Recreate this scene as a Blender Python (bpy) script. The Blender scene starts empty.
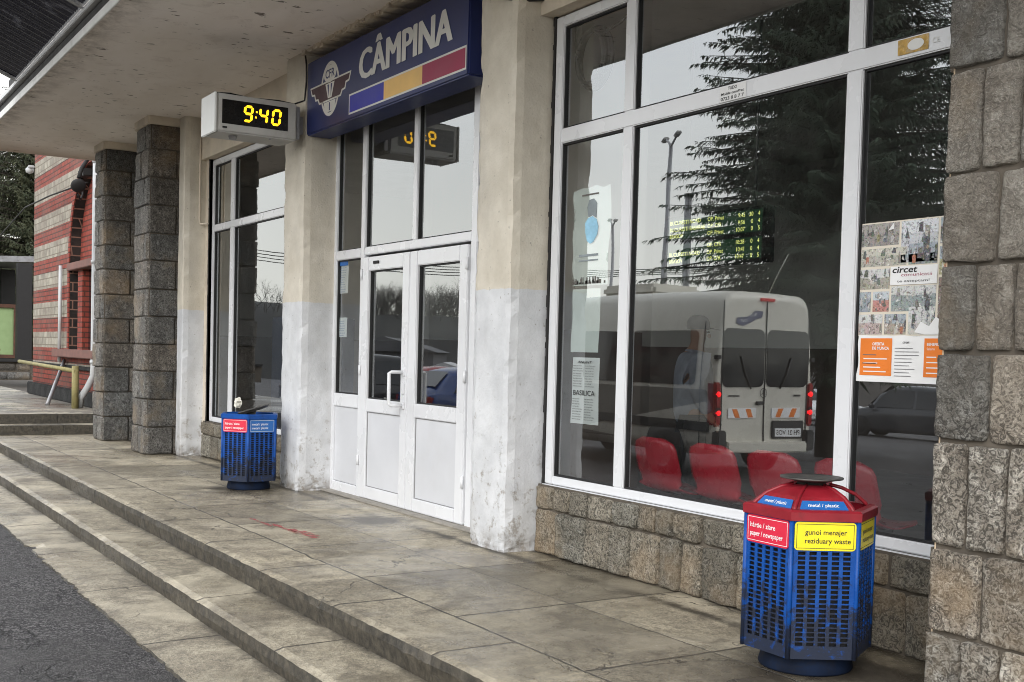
import bpy, bmesh, math, random
from mathutils import Vector, Matrix, noise
rnd = random.Random(7)
R = math.radians
sc = bpy.context.scene
COL = sc.collection

# ------------------------------------------------------------------ helpers
def tag(o, label=None, cat=None, group=None, kind=None):
    if label: o['label'] = label
    if cat: o['category'] = cat
    if group: o['group'] = group
    if kind: o['kind'] = kind
    return o

def empty(name, loc, label, cat, group=None, rz=0.0):
    o = bpy.data.objects.new(name, None)
    COL.objects.link(o)
    o.location = loc
    o.rotation_euler = (0, 0, rz)
    o.empty_display_size = 0.1
    return tag(o, label, cat, group)

def link(name, me, parent=None):
    o = bpy.data.objects.new(name, me)
    COL.objects.link(o)
    if parent is not None:
        o.parent = parent
    return o

class MB:
    """collects shapes; build() links them as one mesh object"""
    def __init__(s):
        s.v = []; s.f = []; s.sm = []; s.col = []; s.cur = (0.5, 0.5, 0.5)
    def add(s, vs, fs, smooth=False):
        b = len(s.v)
        s.v += [tuple(v) for v in vs]
        for f in fs:
            s.f.append(tuple(b + i for i in f)); s.sm.append(smooth); s.col.append(s.cur)
        return s
    def box(s, x0, x1, y0, y1, z0, z1, bev=0.0):
        if x0 > x1: x0, x1 = x1, x0
        if y0 > y1: y0, y1 = y1, y0
        if z0 > z1: z0, z1 = z1, z0
        if bev <= 0:
            vs = [(x, y, z) for z in (z0, z1) for y in (y0, y1) for x in (x0, x1)]
            return s.add(vs, [(0, 2, 3, 1), (4, 5, 7, 6), (0, 1, 5, 4), (2, 6, 7, 3), (0, 4, 6, 2), (1, 3, 7, 5)])
        bm = bmesh.new()
        bmesh.ops.create_cube(bm, size=1)
        for v in bm.verts:
            v.co = Vector((x0 + (v.co.x + .5) * (x1 - x0), y0 + (v.co.y + .5) * (y1 - y0), z0 + (v.co.z + .5) * (z1 - z0)))
        bmesh.ops.bevel(bm, geom=list(bm.edges), offset=bev, segments=2, affect='EDGES')
        return s.bm(bm)
    def bm(s, bm, mtx=None, smooth=False):
        bm.verts.ensure_lookup_table(); bm.verts.index_update()
        vs = [(mtx @ v.co if mtx else v.co.copy()) for v in bm.verts]
        s.add(vs, [[v.index for v in f.verts] for f in bm.faces], smooth)
        bm.free()
        return s
    def quad(s, a, b, c, d):
        return s.add([a, b, c, d], [(0, 1, 2, 3)])
    def tube(s, pts, r, n=8, cap=True, smooth=True):
        pts = [Vector(p) for p in pts]
        rs = r if isinstance(r, (list, tuple)) else [r] * len(pts)
        vs = []; up = Vector((0, 0, 1)); prev = None
        for i, p in enumerate(pts):
            t = (pts[min(i + 1, len(pts) - 1)] - pts[max(i - 1, 0)]).normalized()
            if prev is None:
                a = t.cross(up)
                if a.length < 1e-3: a = t.cross(Vector((1, 0, 0)))
                a.normalize()
            else:
                a = (prev - t * prev.dot(t)).normalized()
            prev = a; b = t.cross(a)
            for k in range(n):
                an = 2 * math.pi * k / n
                vs.append(p + (a * math.cos(an) + b * math.sin(an)) * rs[i])
        fs = []
        for i in range(len(pts) - 1):
            for k in range(n):
                k2 = (k + 1) % n
                fs.append((i * n + k, i * n + k2, (i + 1) * n + k2, (i + 1) * n + k))
        s.add(vs, fs, smooth)
        if cap:
            b = len(s.v) - len(vs)
            s.f.append(tuple(b + k for k in reversed(range(n)))); s.sm.append(False); s.col.append(s.cur)
            s.f.append(tuple(b + (len(pts) - 1) * n + k for k in range(n))); s.sm.append(False); s.col.append(s.cur)
        return s
    def lathe(s, prof, n=32, c=(0, 0, 0), smooth=True, axis='z'):
        vs = []
        for r, z in prof:
            for k in range(n):
                a = 2 * math.pi * k / n
                q = (r * math.cos(a), r * math.sin(a), z)
                if axis == 'y': q = (q[0], q[2], q[1])
                if axis == 'x': q = (q[2], q[0], q[1])
                vs.append((c[0] + q[0], c[1] + q[1], c[2] + q[2]))
        fs = []
        for i in range(len(prof) - 1):
            for k in range(n):
                k2 = (k + 1) % n
                fs.append((i * n + k, i * n + k2, (i + 1) * n + k2, (i + 1) * n + k))
        return s.add(vs, fs, smooth)
    def prism(s, pts, n):
        """closed polygon pts (3D, planar) extruded by vector n"""
        n = Vector(n); k = len(pts)
        a = [Vector(p) for p in pts]; b = [p + n for p in a]
        fs = [tuple(reversed(range(k))), tuple(range(k, 2 * k))] + [(i, (i + 1) % k, k + (i + 1) % k, k + i) for i in range(k)]
        return s.add(a + b, fs)
    def build(s, name, m, parent=None, local=True):
        me = bpy.data.meshes.new(name)
        me.from_pydata(s.v, [], s.f)
        me.polygons.foreach_set('use_smooth', s.sm)
        if any(c != (0.5, 0.5, 0.5) for c in s.col):
            at = me.color_attributes.new('tone', 'FLOAT_COLOR', 'CORNER')
            dat = []
            for p, c in zip(me.polygons, s.col):
                dat += [c[0], c[1], c[2], 1.0] * p.loop_total
            at.data.foreach_set('color', dat)
        if m: me.materials.append(m)
        me.update()
        bm = bmesh.new(); bm.from_mesh(me)
        bmesh.ops.recalc_face_normals(bm, faces=bm.faces)
        bm.to_mesh(me); bm.free()
        o = link(name, me, parent)
        if parent is not None and parent.type == 'EMPTY' and local is False:
            o.matrix_parent_inverse = parent.matrix_basis.inverted()
        return o

def plane_mb(x0, x1, y, z0, z1):
    return MB().quad((x0, y, z0), (x1, y, z0), (x1, y, z1), (x0, y, z1))

# text ------------------------------------------------------------------
def text_mesh(body, bold=0.0, spacing=1.0, shear=0.0):
    cu = bpy.data.curves.new('t', 'FONT')
    cu.body = body; cu.size = 1; cu.offset = bold; cu.space_character = spacing; cu.shear = shear
    cu.resolution_u = 3
    o = bpy.data.objects.new('t', cu); COL.objects.link(o)
    dg = bpy.context.evaluated_depsgraph_get()
    me = bpy.data.meshes.new_from_object(o.evaluated_get(dg))
    vs = [v.co.copy() for v in me.vertices]; fs = [tuple(p.vertices) for p in me.polygons]
    bpy.data.objects.remove(o); bpy.data.curves.remove(cu); bpy.data.meshes.remove(me)
    return vs, fs

class Print:
    """flat lettering and marks laid on the plane  o + x*ex + y*ey  (lifted by n*lift)"""
    def __init__(s, o, ex, ey, lift=0.001):
        s.o = Vector(o); s.ex = Vector(ex).normalized(); s.ey = Vector(ey).normalized()
        s.n = s.ex.cross(s.ey); s.o = s.o + s.n * lift; s.mb = MB()
    def p(s, x, y, k=0.0): return s.o + s.ex * x + s.ey * y + s.n * k
    def text(s, body, x, y, h=None, w=None, bold=0.0, align='L', capref=True, shear=0.0, spacing=1.0, mx=None):
        vs, fs = text_mesh(body, bold, spacing, shear)
        if not vs: return s
        x0 = min(v.x for v in vs); x1 = max(v.x for v in vs)
        y0 = min(v.y for v in vs); y1 = max(v.y for v in vs)
        sy = h / (0.73 if capref else (y1 - y0)) if h else None
        sx = w / (x1 - x0) if w else sy
        if sy is None: sy = sx
        if mx and (x1 - x0) * sx > mx: sx = mx / (x1 - x0)
        off = {'L': 0, 'C': -(x1 - x0) * sx / 2, 'R': -(x1 - x0) * sx}[align]
        yb = 0 if capref else y0
        s.mb.add([s.p(x + off + (v.x - x0) * sx, y + (v.y - yb) * sy) for v in vs], fs)
        return s
    def rect(s, x0, y0, x1, y1, k=0.0):
        s.mb.quad(s.p(x0, y0, k), s.p(x1, y0, k), s.p(x1, y1, k), s.p(x0, y1, k)); return s
    def poly(s, pts, k=0.0):
        s.mb.add([s.p(a, b, k) for a, b in pts], [tuple(range(len(pts)))]); return s
    def frame(s, x0, y0, x1, y1, t, k=0.0):
        s.rect(x0, y0, x1, y0 + t, k); s.rect(x0, y1 - t, x1, y1, k)
        s.rect(x0, y0 + t, x0 + t, y1 - t, k); s.rect(x1 - t, y0 + t, x1, y1 - t, k); return s
    def ring(s, cx, cy, rx, ry, t, n=40, k=0.0):
        vs = []; fs = []
        for i in range(n):
            a = 2 * math.pi * i / n
            vs += [s.p(cx + rx * math.cos(a), cy + ry * math.sin(a), k), s.p(cx + (rx - t) * math.cos(a), cy + (ry - t) * math.sin(a), k)]
        for i in range(n):
            j = (i + 1) % n
            fs.append((2 * i, 2 * j, 2 * j + 1, 2 * i + 1))
        s.mb.add(vs, fs); return s
    def disc(s, cx, cy, rx, ry, n=40, k=0.0):
        return s.poly([(cx + rx * math.cos(2 * math.pi * i / n), cy + ry * math.sin(2 * math.pi * i / n)) for i in range(n)], k)
    def build(s, name, m, parent=None): return s.mb.build(name, m, parent)

# materials -------------------------------------------------------------
class Mat:
    def __init__(s, name):
        s.m = bpy.data.materials.new(name); s.m.use_nodes = True
        s.nt = s.m.node_tree; s.b = s.nt.nodes['Principled BSDF']; s.out = s.nt.nodes['Material Output']
        s._tc = None
    def node(s, t, **kw):
        n = s.nt.nodes.new(t)
        for k, v in kw.items(): setattr(n, k, v)
        return n
    def put(s, sock, v):
        if hasattr(v, 'is_linked') or isinstance(v, bpy.types.NodeSocket): s.nt.links.new(v, sock)
        elif isinstance(v, (tuple, list)):
            sock.default_value = tuple(v) + (1.0,) if len(v) == 3 and len(sock.default_value) == 4 else v
        else: sock.default_value = v
    @property
    def obj(s):
        if s._tc is None: s._tc = s.node('ShaderNodeTexCoord')
        return s._tc.outputs['Object']
    def mapping(s, v, scale=(1, 1, 1), loc=(0, 0, 0), rot=(0, 0, 0)):
        n = s.node('ShaderNodeMapping'); s.put(n.inputs['Vector'], v)
        n.inputs['Scale'].default_value = scale; n.inputs['Location'].default_value = loc; n.inputs['Rotation'].default_value = rot
        return n.outputs[0]
    def noise(s, scale, detail=4, rough=.55, vec=None, dist=0.0, col=False):
        n = s.node('ShaderNodeTexNoise'); s.put(n.inputs['Vector'], vec if vec is not None else s.obj)
        n.inputs['Scale'].default_value = scale; n.inputs['Detail'].default_value = detail
        n.inputs['Roughness'].default_value = rough; n.inputs['Distortion'].default_value = dist
        return n.outputs['Color'] if col else n.outputs['Fac']
    def voro(s, scale, vec=None, feature='F1', out='Distance', rand=1.0):
        n = s.node('ShaderNodeTexVoronoi', feature=feature); s.put(n.inputs['Vector'], vec if vec is not None else s.obj)
        n.inputs['Scale'].default_value = scale; n.inputs['Randomness'].default_value = rand
        return n.outputs[out]
    def math(s, op, a, b=0.0, c=None, clamp=False):
        n = s.node('ShaderNodeMath', operation=op, use_clamp=clamp)
        s.put(n.inputs[0], a); s.put(n.inputs[1], b)
        if c is not None: s.put(n.inputs[2], c)
        return n.outputs[0]
    def ramp(s, f, lo, hi, a=0.0, b=1.0):
        n = s.node('ShaderNodeMapRange'); n.clamp = True
        s.put(n.inputs[0], f); n.inputs[1].default_value = lo; n.inputs[2].default_value = hi
        n.inputs[3].default_value = a; n.inputs[4].default_value = b
        return n.outputs[0]
    def mix(s, f, a, b, mode='MIX'):
        n = s.node('ShaderNodeMix', data_type='RGBA', blend_type=mode)
        s.put(n.inputs[0], f); s.put(n.inputs[6], a); s.put(n.inputs[7], b)
        return n.outputs[2]
    def xyz(s, v=None):
        n = s.node('ShaderNodeSeparateXYZ'); s.put(n.inputs[0], v if v is not None else s.obj); return n.outputs
    def comb(s, x, y, z):
        n = s.node('ShaderNodeCombineXYZ'); s.put(n.inputs[0], x); s.put(n.inputs[1], y); s.put(n.inputs[2], z); return n.outputs[0]
    def bump(s, h, strength=.4, dist=.01, normal=None):
        n = s.node('ShaderNodeBump'); s.put(n.inputs['Height'], h)
        n.inputs['Strength'].default_value = strength; n.inputs['Distance'].default_value = dist
        if normal is not None: s.put(n.inputs['Normal'], normal)
        s.put(s.b.inputs['Normal'], n.outputs[0]); return n.outputs[0]
    def attr(s, name='tone'):
        n = s.node('ShaderNodeAttribute'); n.attribute_name = name; return n.outputs['Color']
    def fin(s, color=None, rough=None, metal=None, spec=None, emit=None, estr=None):
        for k, v in (('Base Color', color), ('Roughness', rough), ('Metallic', metal), ('Specular IOR Level', spec), ('Emission Color', emit), ('Emission Strength', estr)):
            if v is not None: s.put(s.b.inputs[k], v)
        return s.m

def paint(name, col, rough=.5, var=.12, scale=6, metal=0.0, spec=.5, dirt=None, dirt_amt=.5, bump=0.0):
    """simple painted / plastic / cloth surface with mottling and optional grime"""
    m = Mat(name)
    n = m.noise(scale, 5, .6)
    c = m.mix(m.ramp(n, .3, .7), tuple(x * (1 - var) for x in col), tuple(min(1, x * (1 + var)) for x in col))
    if dirt:
        d = m.ramp(m.noise(scale * .7, 8, .7, dist=.6), .52, .75, 0, dirt_amt)
        c = m.mix(d, c, dirt)
    if bump: m.bump(m.noise(scale * 12, 3), bump, .004)
    return m.fin(c, m.ramp(n, .3, .7, max(.02, rough - .08), min(1, rough + .08)), metal, spec)

def emis(name, col, strength):
    m = Mat(name)
    return m.fin(tuple(x * .3 for x in col), .5, emit=col, estr=strength)

def glass_mat(name, fac=.235, tint=(.93, .95, .95), refl=(.93, .96, .98)):
    m = Mat(name); nt = m.nt
    tr = m.node('ShaderNodeBsdfTransparent'); tr.inputs[0].default_value = tint + (1,)
    gl = m.node('ShaderNodeBsdfGlossy'); gl.inputs['Color'].default_value = refl + (1,); gl.inputs['Roughness'].default_value = 0.0
    # faint waviness of the pane and a film of dust
    bp = m.node('ShaderNodeBump'); nt.links.new(m.noise(.9, 2), bp.inputs['Height'])
    bp.inputs['Strength'].default_value = .05; bp.inputs['Distance'].default_value = .02
    nt.links.new(bp.outputs[0], gl.inputs['Normal'])
    lw = m.node('ShaderNodeLayerWeight'); lw.inputs['Blend'].default_value = .25
    f = m.math('ADD', m.math('MULTIPLY', lw.outputs['Fresnel'], .45), fac, clamp=True)
    mx = m.node('ShaderNodeMixShader'); nt.links.new(f, mx.inputs[0])
    nt.links.new(tr.outputs[0], mx.inputs[1]); nt.links.new(gl.outputs[0], mx.inputs[2])
    df = m.node('ShaderNodeBsdfDiffuse'); df.inputs[0].default_value = (.5, .5, .48, 1)
    mx2 = m.node('ShaderNodeMixShader')
    nt.links.new(m.ramp(m.noise(3.5, 7, .7), .45, .8, .004, .035), mx2.inputs[0])
    nt.links.new(mx.outputs[0], mx2.inputs[1]); nt.links.new(df.outputs[0], mx2.inputs[2])
    nt.links.new(mx2.outputs[0], m.out.inputs['Surface'])
    return m.m

def concrete_mat(name, base=(.46, .40, .29), dark=(.21, .175, .12), joints=None, cracks=True, grime=(), tiles=None, spots=()):
    m = Mat(name); x, y, z = m.xyz()
    big = m.noise(.9, 6, .6, dist=.4); mid = m.noise(5, 6, .65); fine = m.noise(70, 4, .7); speck = m.noise(230, 2, .6)
    c = m.mix(m.ramp(big, .38, .62), dark, base)
    c = m.mix(m.ramp(mid, .38, .68, 0, .6), c, tuple(v * 1.35 for v in base))
    c = m.mix(m.ramp(m.noise(13, 7, .75), .47, .62, 0, .62), c, tuple(v * .45 for v in dark))
    c = m.mix(m.ramp(m.noise(33, 5, .75), .5, .64, 0, .6), c, tuple(v * .35 for v in dark))
    c = m.mix(m.ramp(fine, .45, .62, 0, .62), c, (.085, .072, .055))
    c = m.mix(m.ramp(speck, .54, .66, 0, .65), c, (.58, .54, .45))
    # grime on the upright faces, coloured darker to offset the sun, pale worn nosings
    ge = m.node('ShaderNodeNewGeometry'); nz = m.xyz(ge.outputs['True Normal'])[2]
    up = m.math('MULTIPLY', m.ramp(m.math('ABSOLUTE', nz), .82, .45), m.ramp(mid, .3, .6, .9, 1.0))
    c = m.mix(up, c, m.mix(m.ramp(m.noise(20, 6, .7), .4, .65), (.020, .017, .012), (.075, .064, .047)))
    for gy, gw in grime:      # silt lying along the foot of a riser or wall
        gn = m.math('ADD', m.math('ABSOLUTE', m.math('SUBTRACT', y, gy)), m.math('MULTIPLY', m.math('SUBTRACT', m.noise(6, 6, .7), .5), gw * 1.6))
        c = m.mix(m.ramp(gn, gw, gw * .15, 0, .9), c, (.028, .023, .016))
    pale = m.ramp(m.noise(1.1, 8, .7, dist=.6, vec=m.mapping(m.obj, loc=(31, 17, 0))), .49, .60, 0, .6)
    c = m.mix(m.math('MULTIPLY', pale, m.ramp(nz, .6, .85)), c, (.60, .535, .41))
    if tiles:
        (tx, tp), rowsy = tiles
        ix = m.math('FLOOR', m.math('DIVIDE', m.math('SUBTRACT', x, tx), tp)); iy = 0.0
        for ry in rowsy: iy = m.math('ADD', iy, m.math('GREATER_THAN', y, ry))
        wn = m.node('ShaderNodeTexWhiteNoise', noise_dimensions='2D'); m.put(wn.inputs['Vector'], m.comb(ix, iy, 0.0))
        tv = m.ramp(wn.outputs['Value'], 0, 1, .66, 1.22)
        cb = m.node('ShaderNodeCombineColor')
        for k_ in range(3): m.put(cb.inputs[k_], tv)
        c = m.mix(1.0, c, cb.outputs[0], 'MULTIPLY')
    for (bx_, by_, br_) in spots:
        dd = m.math('SQRT', m.math('ADD', m.math('POWER', m.math('SUBTRACT', x, bx_), 2.0), m.math('POWER', m.math('SUBTRACT', y, by_), 2.0)))
        dd = m.math('ADD', dd, m.math('MULTIPLY', m.math('SUBTRACT', m.noise(3.5, 7, .7), .5), .9))
        c = m.mix(m.ramp(dd, br_, br_ * .35, 0, .88), c, (.030, .024, .018))
    st = m.ramp(m.noise(1.7, 9, .75, dist=1.2, vec=m.mapping(m.obj, loc=(11, 3, 0))), .52, .66, 0, .72)
    c = m.mix(st, c, (.105, .088, .066))
    h = m.math('MULTIPLY', fine, .5)
    if joints:
        line = None
        wob = m.math('MULTIPLY', m.math('SUBTRACT', m.noise(7, 4), .5), .022)
        xx = m.math('ADD', x, wob); yy = m.math('ADD', y, wob)
        def addl(cur, l): return l if cur is None else m.math('MAXIMUM', cur, l)
        for kind, off, per, wd, lo, hi in joints:
            src = xx if kind == 'x' else yy
            if per:
                t = m.math('MULTIPLY', m.math('ABSOLUTE', m.math('SUBTRACT', m.math('FRACT', m.math('ADD', m.math('DIVIDE', m.math('SUBTRACT', src, off), per), .5)), .5)), per)
            else:
                t = m.math('ABSOLUTE', m.math('SUBTRACT', src, off))
            l = m.ramp(t, wd, wd * .4 , 0, 1)
            if lo is not None:   # limited to a band of y
                l = m.math('MULTIPLY', l, m.math('MULTIPLY', m.math('GREATER_THAN', y, lo), m.math('LESS_THAN', y, hi)))
            line = addl(line, l)
        line = m.math('MULTIPLY', line, m.ramp(m.noise(3, 5), .25, .45, .45, 1))
        c = m.mix(m.math('MULTIPLY', line, .9), c, (.035, .03, .025))
        h = m.math('SUBTRACT', h, line)
    if cracks:
        dv = m.node('ShaderNodeVectorMath', operation='ADD')
        sc2 = m.node('ShaderNodeVectorMath', operation='SCALE'); m.put(sc2.inputs[0], m.noise(2.2, 5, .6, col=True)); sc2.inputs['Scale'].default_value = .55
        m.put(dv.inputs[0], m.obj); m.put(dv.inputs[1], sc2.outputs[0])
        e = m.voro(.95, vec=dv.outputs[0], feature='DISTANCE_TO_EDGE')
        cr = m.math('MULTIPLY', m.ramp(e, .008, .002), m.ramp(m.noise(.8, 3, vec=m.mapping(m.obj, loc=(5, 8, 0))), .5, .57))
        c = m.mix(m.math('MULTIPLY', cr, .85), c, (.04, .034, .028))
        h = m.math('SUBTRACT', h, cr)
    # damp patches are darker and shinier
    wet = m.ramp(m.noise(.75, 5, .6, dist=.5, vec=m.mapping(m.obj, loc=(2.7, 9.1, 0))), .44, .58)
    c = m.mix(m.math('MULTIPLY', wet, .22), c, (.12, .10, .072))
    c = m.mix(m.math('MULTIPLY', up, .85), c, m.mix(m.ramp(m.noise(20, 6, .7), .4, .65), (.020, .017, .012), (.085, .072, .052)))  # upright faces darkened once more in colour, against the sun on them
    m.bump(m.math('ADD', h, m.math('MULTIPLY', speck, .5)), .8, .008)
    return m.fin(c, m.ramp(m.math('MULTIPLY', wet, m.ramp(fine, .3, .7, 1, .7)), 0, 1, .6, .17), spec=.6)

def stone_mat(name, a=(.17, .155, .135), b=(.27, .26, .24), light=(.42, .41, .38), carve=1.0, zsplit=False):
    m = Mat(name)
    t = m.attr()
    n1 = m.noise(3.2, 6, .65); n2 = m.noise(17, 8, .78); n3 = m.noise(34, 4, .65, dist=2.2); zsp = m.ramp(m.xyz()[2], 1.05, 1.35, 1, .45) if zsplit else 1.0
    c = m.mix(m.ramp(n1, .35, .65), a, b)
    c = m.mix(m.math('MULTIPLY', m.ramp(n2, .5, .64, 0, .8), zsp), c, light)
    c = m.mix(m.math('MULTIPLY', m.ramp(n3, .43, .54, .85, 0), zsp), c, tuple(v * .22 for v in a))
    c = m.mix(m.ramp(m.noise(120, 2, .6), .6, .72, 0, .3), c, tuple(min(1, v * 1.3) for v in light))
    c = m.mix(m.ramp(m.noise(1.6, 5, .6, vec=m.mapping(m.obj, loc=(4, 4, 4))), .52, .66, 0, .5), c, (.27, .20, .125))
    c = m.mix(1.0, c, m.mix(1.0, t, (2.0, 2.0, 2.0), 'MULTIPLY'), 'MULTIPLY')
    h = m.math('ADD', m.math('MULTIPLY', n3, 1.0), m.math('MULTIPLY', n2, 1.2))
    m.bump(h, 1.0 * carve, .03)
    return m.fin(c, m.ramp(n1, .3, .7, .55, .8), spec=.4)

M = {}
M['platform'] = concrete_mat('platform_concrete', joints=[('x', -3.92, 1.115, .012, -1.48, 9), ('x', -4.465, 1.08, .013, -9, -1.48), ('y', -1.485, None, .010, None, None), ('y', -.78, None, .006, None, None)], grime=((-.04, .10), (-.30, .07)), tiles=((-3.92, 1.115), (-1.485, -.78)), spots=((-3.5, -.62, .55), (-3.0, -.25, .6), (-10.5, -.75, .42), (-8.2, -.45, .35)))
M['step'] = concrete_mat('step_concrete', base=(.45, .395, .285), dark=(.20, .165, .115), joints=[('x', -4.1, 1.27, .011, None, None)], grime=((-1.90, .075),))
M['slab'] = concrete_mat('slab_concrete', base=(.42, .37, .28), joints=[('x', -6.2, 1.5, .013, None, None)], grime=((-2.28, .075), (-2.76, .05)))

def asphalt():
    m = Mat('asphalt')
    f = m.noise(120, 3, .7); g = m.voro(85); b = m.noise(.7, 6, .6, dist=.5)
    c = m.mix(m.ramp(f, .40, .62), (.018, .017, .019), (.125, .118, .122))
    c = m.mix(m.ramp(m.noise(38, 4, .7), .52, .66, 0, .6), c, (.02, .018, .02))
    vc = m.xyz(m.voro(95, out='Color'))[0]; vb = m.xyz(m.voro(42, out='Color'))[1]
    c = m.mix(m.ramp(vc, .70, .95, 0, .85), c, (.30, .285, .285)); c = m.mix(m.ramp(vc, .32, .05, 0, .8), c, (.012, .011, .012)); c = m.mix(m.ramp(vb, .78, .95, 0, .7), c, (.20, .19, .19))
    c = m.mix(m.ramp(b, .42, .58, 0, .6), c, (.035, .031, .031)); c = m.mix(m.ramp(m.noise(4, 7, .7), .55, .66, 0, .5), c, (.12, .112, .11))
    e = m.voro(.55, vec=m.mapping(m.noise(1.5, 5, col=True), scale=(2, 2, 2)), feature='DISTANCE_TO_EDGE')
    cra = m.ramp(e, .012, .003)
    c = m.mix(m.math('MULTIPLY', cra, .8), c, (.01, .01, .01))
    m.bump(m.math('ADD', m.math('ADD', g, m.math('MULTIPLY', f, 1.5)), m.math('MULTIPLY', cra, -1.5)), 1.0, .02)
    return m.fin(c, m.ramp(b, .4, .65, .8, .5))
M['asphalt'] = asphalt()
M['terrain'] = paint('terrain_earth', (.07, .06, .05), .9, .4, .05)

def plaster_mat():
    m = Mat('pillar_paint'); x, y, z = m.xyz()
    n = m.noise(4, 6, .65); f = m.noise(60, 3)
    cream = m.mix(m.ramp(n, .35, .7), (.545, .50, .42), (.68, .635, .55))
    white = m.mix(m.ramp(n, .35, .7), (.52, .53, .55), (.67, .68, .70))
    zz = m.math('ADD', z, m.math('MULTIPLY', m.math('SUBTRACT', m.noise(9, 3), .5), .03))
    up = m.math('GREATER_THAN', zz, 1.755)
    c = m.mix(up, white, cream)
    low = m.ramp(z, .0, 1.3, 1, .05)
    spots = m.ramp(m.math('ADD', m.noise(11, 9, .75, dist=.15), m.math('MULTIPLY', low, .12)), .64, .72)
    c = m.mix(m.math('MULTIPLY', spots, .75), c, (.30, .27, .235))
    mott = m.ramp(m.noise(2.2, 7, .7, vec=m.mapping(m.obj, scale=(1, 1, .35), loc=(3, 1, 7))), .5, .75, 0, .42)
    c = m.mix(mott, c, (.40, .385, .36))
    chips = m.ramp(m.noise(34, 4, .6), .67, .71, 0, .7)
    c = m.mix(chips, c, (.27, .25, .22))
    foot = m.math('MULTIPLY', m.ramp(z, .0, .16, 1, 0), m.ramp(m.noise(12, 5), .35, .6))
    c = m.mix(m.math('MULTIPLY', foot, .75), c, (.16, .135, .11))
    m.bump(m.math('ADD', m.math('MULTIPLY', n, 1.2), m.math('ADD', f, m.math('MULTIPLY', spots, -.6))), .5, .006)
    return m.fin(c, .75, spec=.3)
M['plaster'] = plaster_mat()
M['beam'] = paint('cream_plaster', (.64, .57, .47), .85, .14, 2.2, dirt=(.24, .20, .165), dirt_amt=.5, bump=.3)

def soffit_mat():
    m = Mat('soffit_plaster')
    n = m.noise(1.1, 6, .6, vec=m.mapping(m.obj, scale=(.5, 1.4, 1)))
    c = m.mix(m.ramp(n, .35, .68), (.83, .77, .71), (.94, .89, .85))
    st = m.mapping(m.obj, scale=(1.0, .42, 1))
    sp = m.math('MULTIPLY', m.ramp(m.noise(15, 3, .6, vec=st), .645, .68), m.ramp(m.noise(1.3, 4, vec=m.mapping(m.obj, loc=(3, 3, 3))), .40, .5))
    c = m.mix(m.math('MULTIPLY', sp, .9), c, (.14, .115, .095))
    c = m.mix(m.ramp(m.noise(3.3, 8, .7, dist=1), .55, .75, 0, .35), c, (.36, .29, .24))
    x, y, z = m.xyz()
    ed = m.math('MULTIPLY', m.ramp(y, -1.75, -2.05), m.ramp(m.noise(5, 6, .7), .4, .65))
    c = m.mix(m.math('MULTIPLY', ed, .7), c, (.20, .165, .14))
    c = m.mix(m.math('MULTIPLY', m.ramp(x, -17.2, -18.1), .6), c, (.30, .21, .13))
    m.bump(m.math('SUBTRACT', n, sp), .3, .01)
    return m.fin(c, .9, spec=.2)
M['soffit'] = soffit_mat()
M['upvc'] = paint('white_pvc', (.70, .71, .735), .28, .05, 1.5, dirt=(.42, .40, .36), dirt_amt=.12)
M['panel'] = paint('white_door_panel', (.60, .61, .64), .35, .05, 2, dirt=(.45, .43, .40), dirt_amt=.15)
M['gasket'] = paint('black_rubber', (.012, .012, .013), .6, .2, 10)
M['glass'] = glass_mat('window_glass')
M['stone'] = stone_mat('rusticated_stone', (.165, .143, .118), (.27, .245, .21), (.52, .49, .44), zsplit=True)
M['stone_dark'] = stone_mat('sooty_stone', (.10, .092, .082), (.19, .18, .165), (.33, .32, .30))
M['stone_sill'] = stone_mat('sill_stone', (.15, .135, .105), (.24, .22, .18), (.34, .32, .28), carve=.8)
M['mortar'] = paint('mortar', (.095, .08, .063), .95, .3, 9, dirt=(.07, .06, .05), dirt_amt=.6, bump=.6)
M['creammortar'] = paint('cream_mortar', (.60, .47, .33), .9, .2, 9, bump=.5)
M['navy'] = paint('navy_sign', (.018, .028, .115), .42, .15, 2)
M['signwhite'] = paint('sign_lettering', (.66, .66, .64), .5, .06, 5)
M['signblue'] = paint('sign_blue', (.035, .04, .36), .5, .1, 5)
M['signyellow'] = paint('sign_yellow', (.78, .50, .17), .5, .08, 5)
M['signred'] = paint('sign_red', (.30, .025, .075), .5, .1, 5)
M['maroon'] = paint('emblem_maroon', (.045, .012, .022), .5, .1, 5)
M['clockgrey'] = paint('clock_case', (.46, .455, .44), .45, .06, 5, dirt=(.25, .23, .2), dirt_amt=.4)
M['clocklight'] = paint('clock_end_cap', (.66, .67, .66), .45, .06, 5)
M['black'] = paint('black_plastic', (.012, .012, .013), .3, .2, 8)
M['matblack'] = paint('matt_black', (.014, .013, .013), .75, .2, 8)
M['amber'] = emis('amber_leds', (1.0, .52, .012), 2.6)
M['steel'] = paint('grey_steel', (.30, .30, .31), .45, .15, 8, metal=.6, dirt=(.12, .09, .07), dirt_amt=.5)
M['whitepole'] = paint('white_pipe', (.46, .47, .48), .5, .1, 5, dirt=(.35, .3, .26), dirt_amt=.5)

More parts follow.
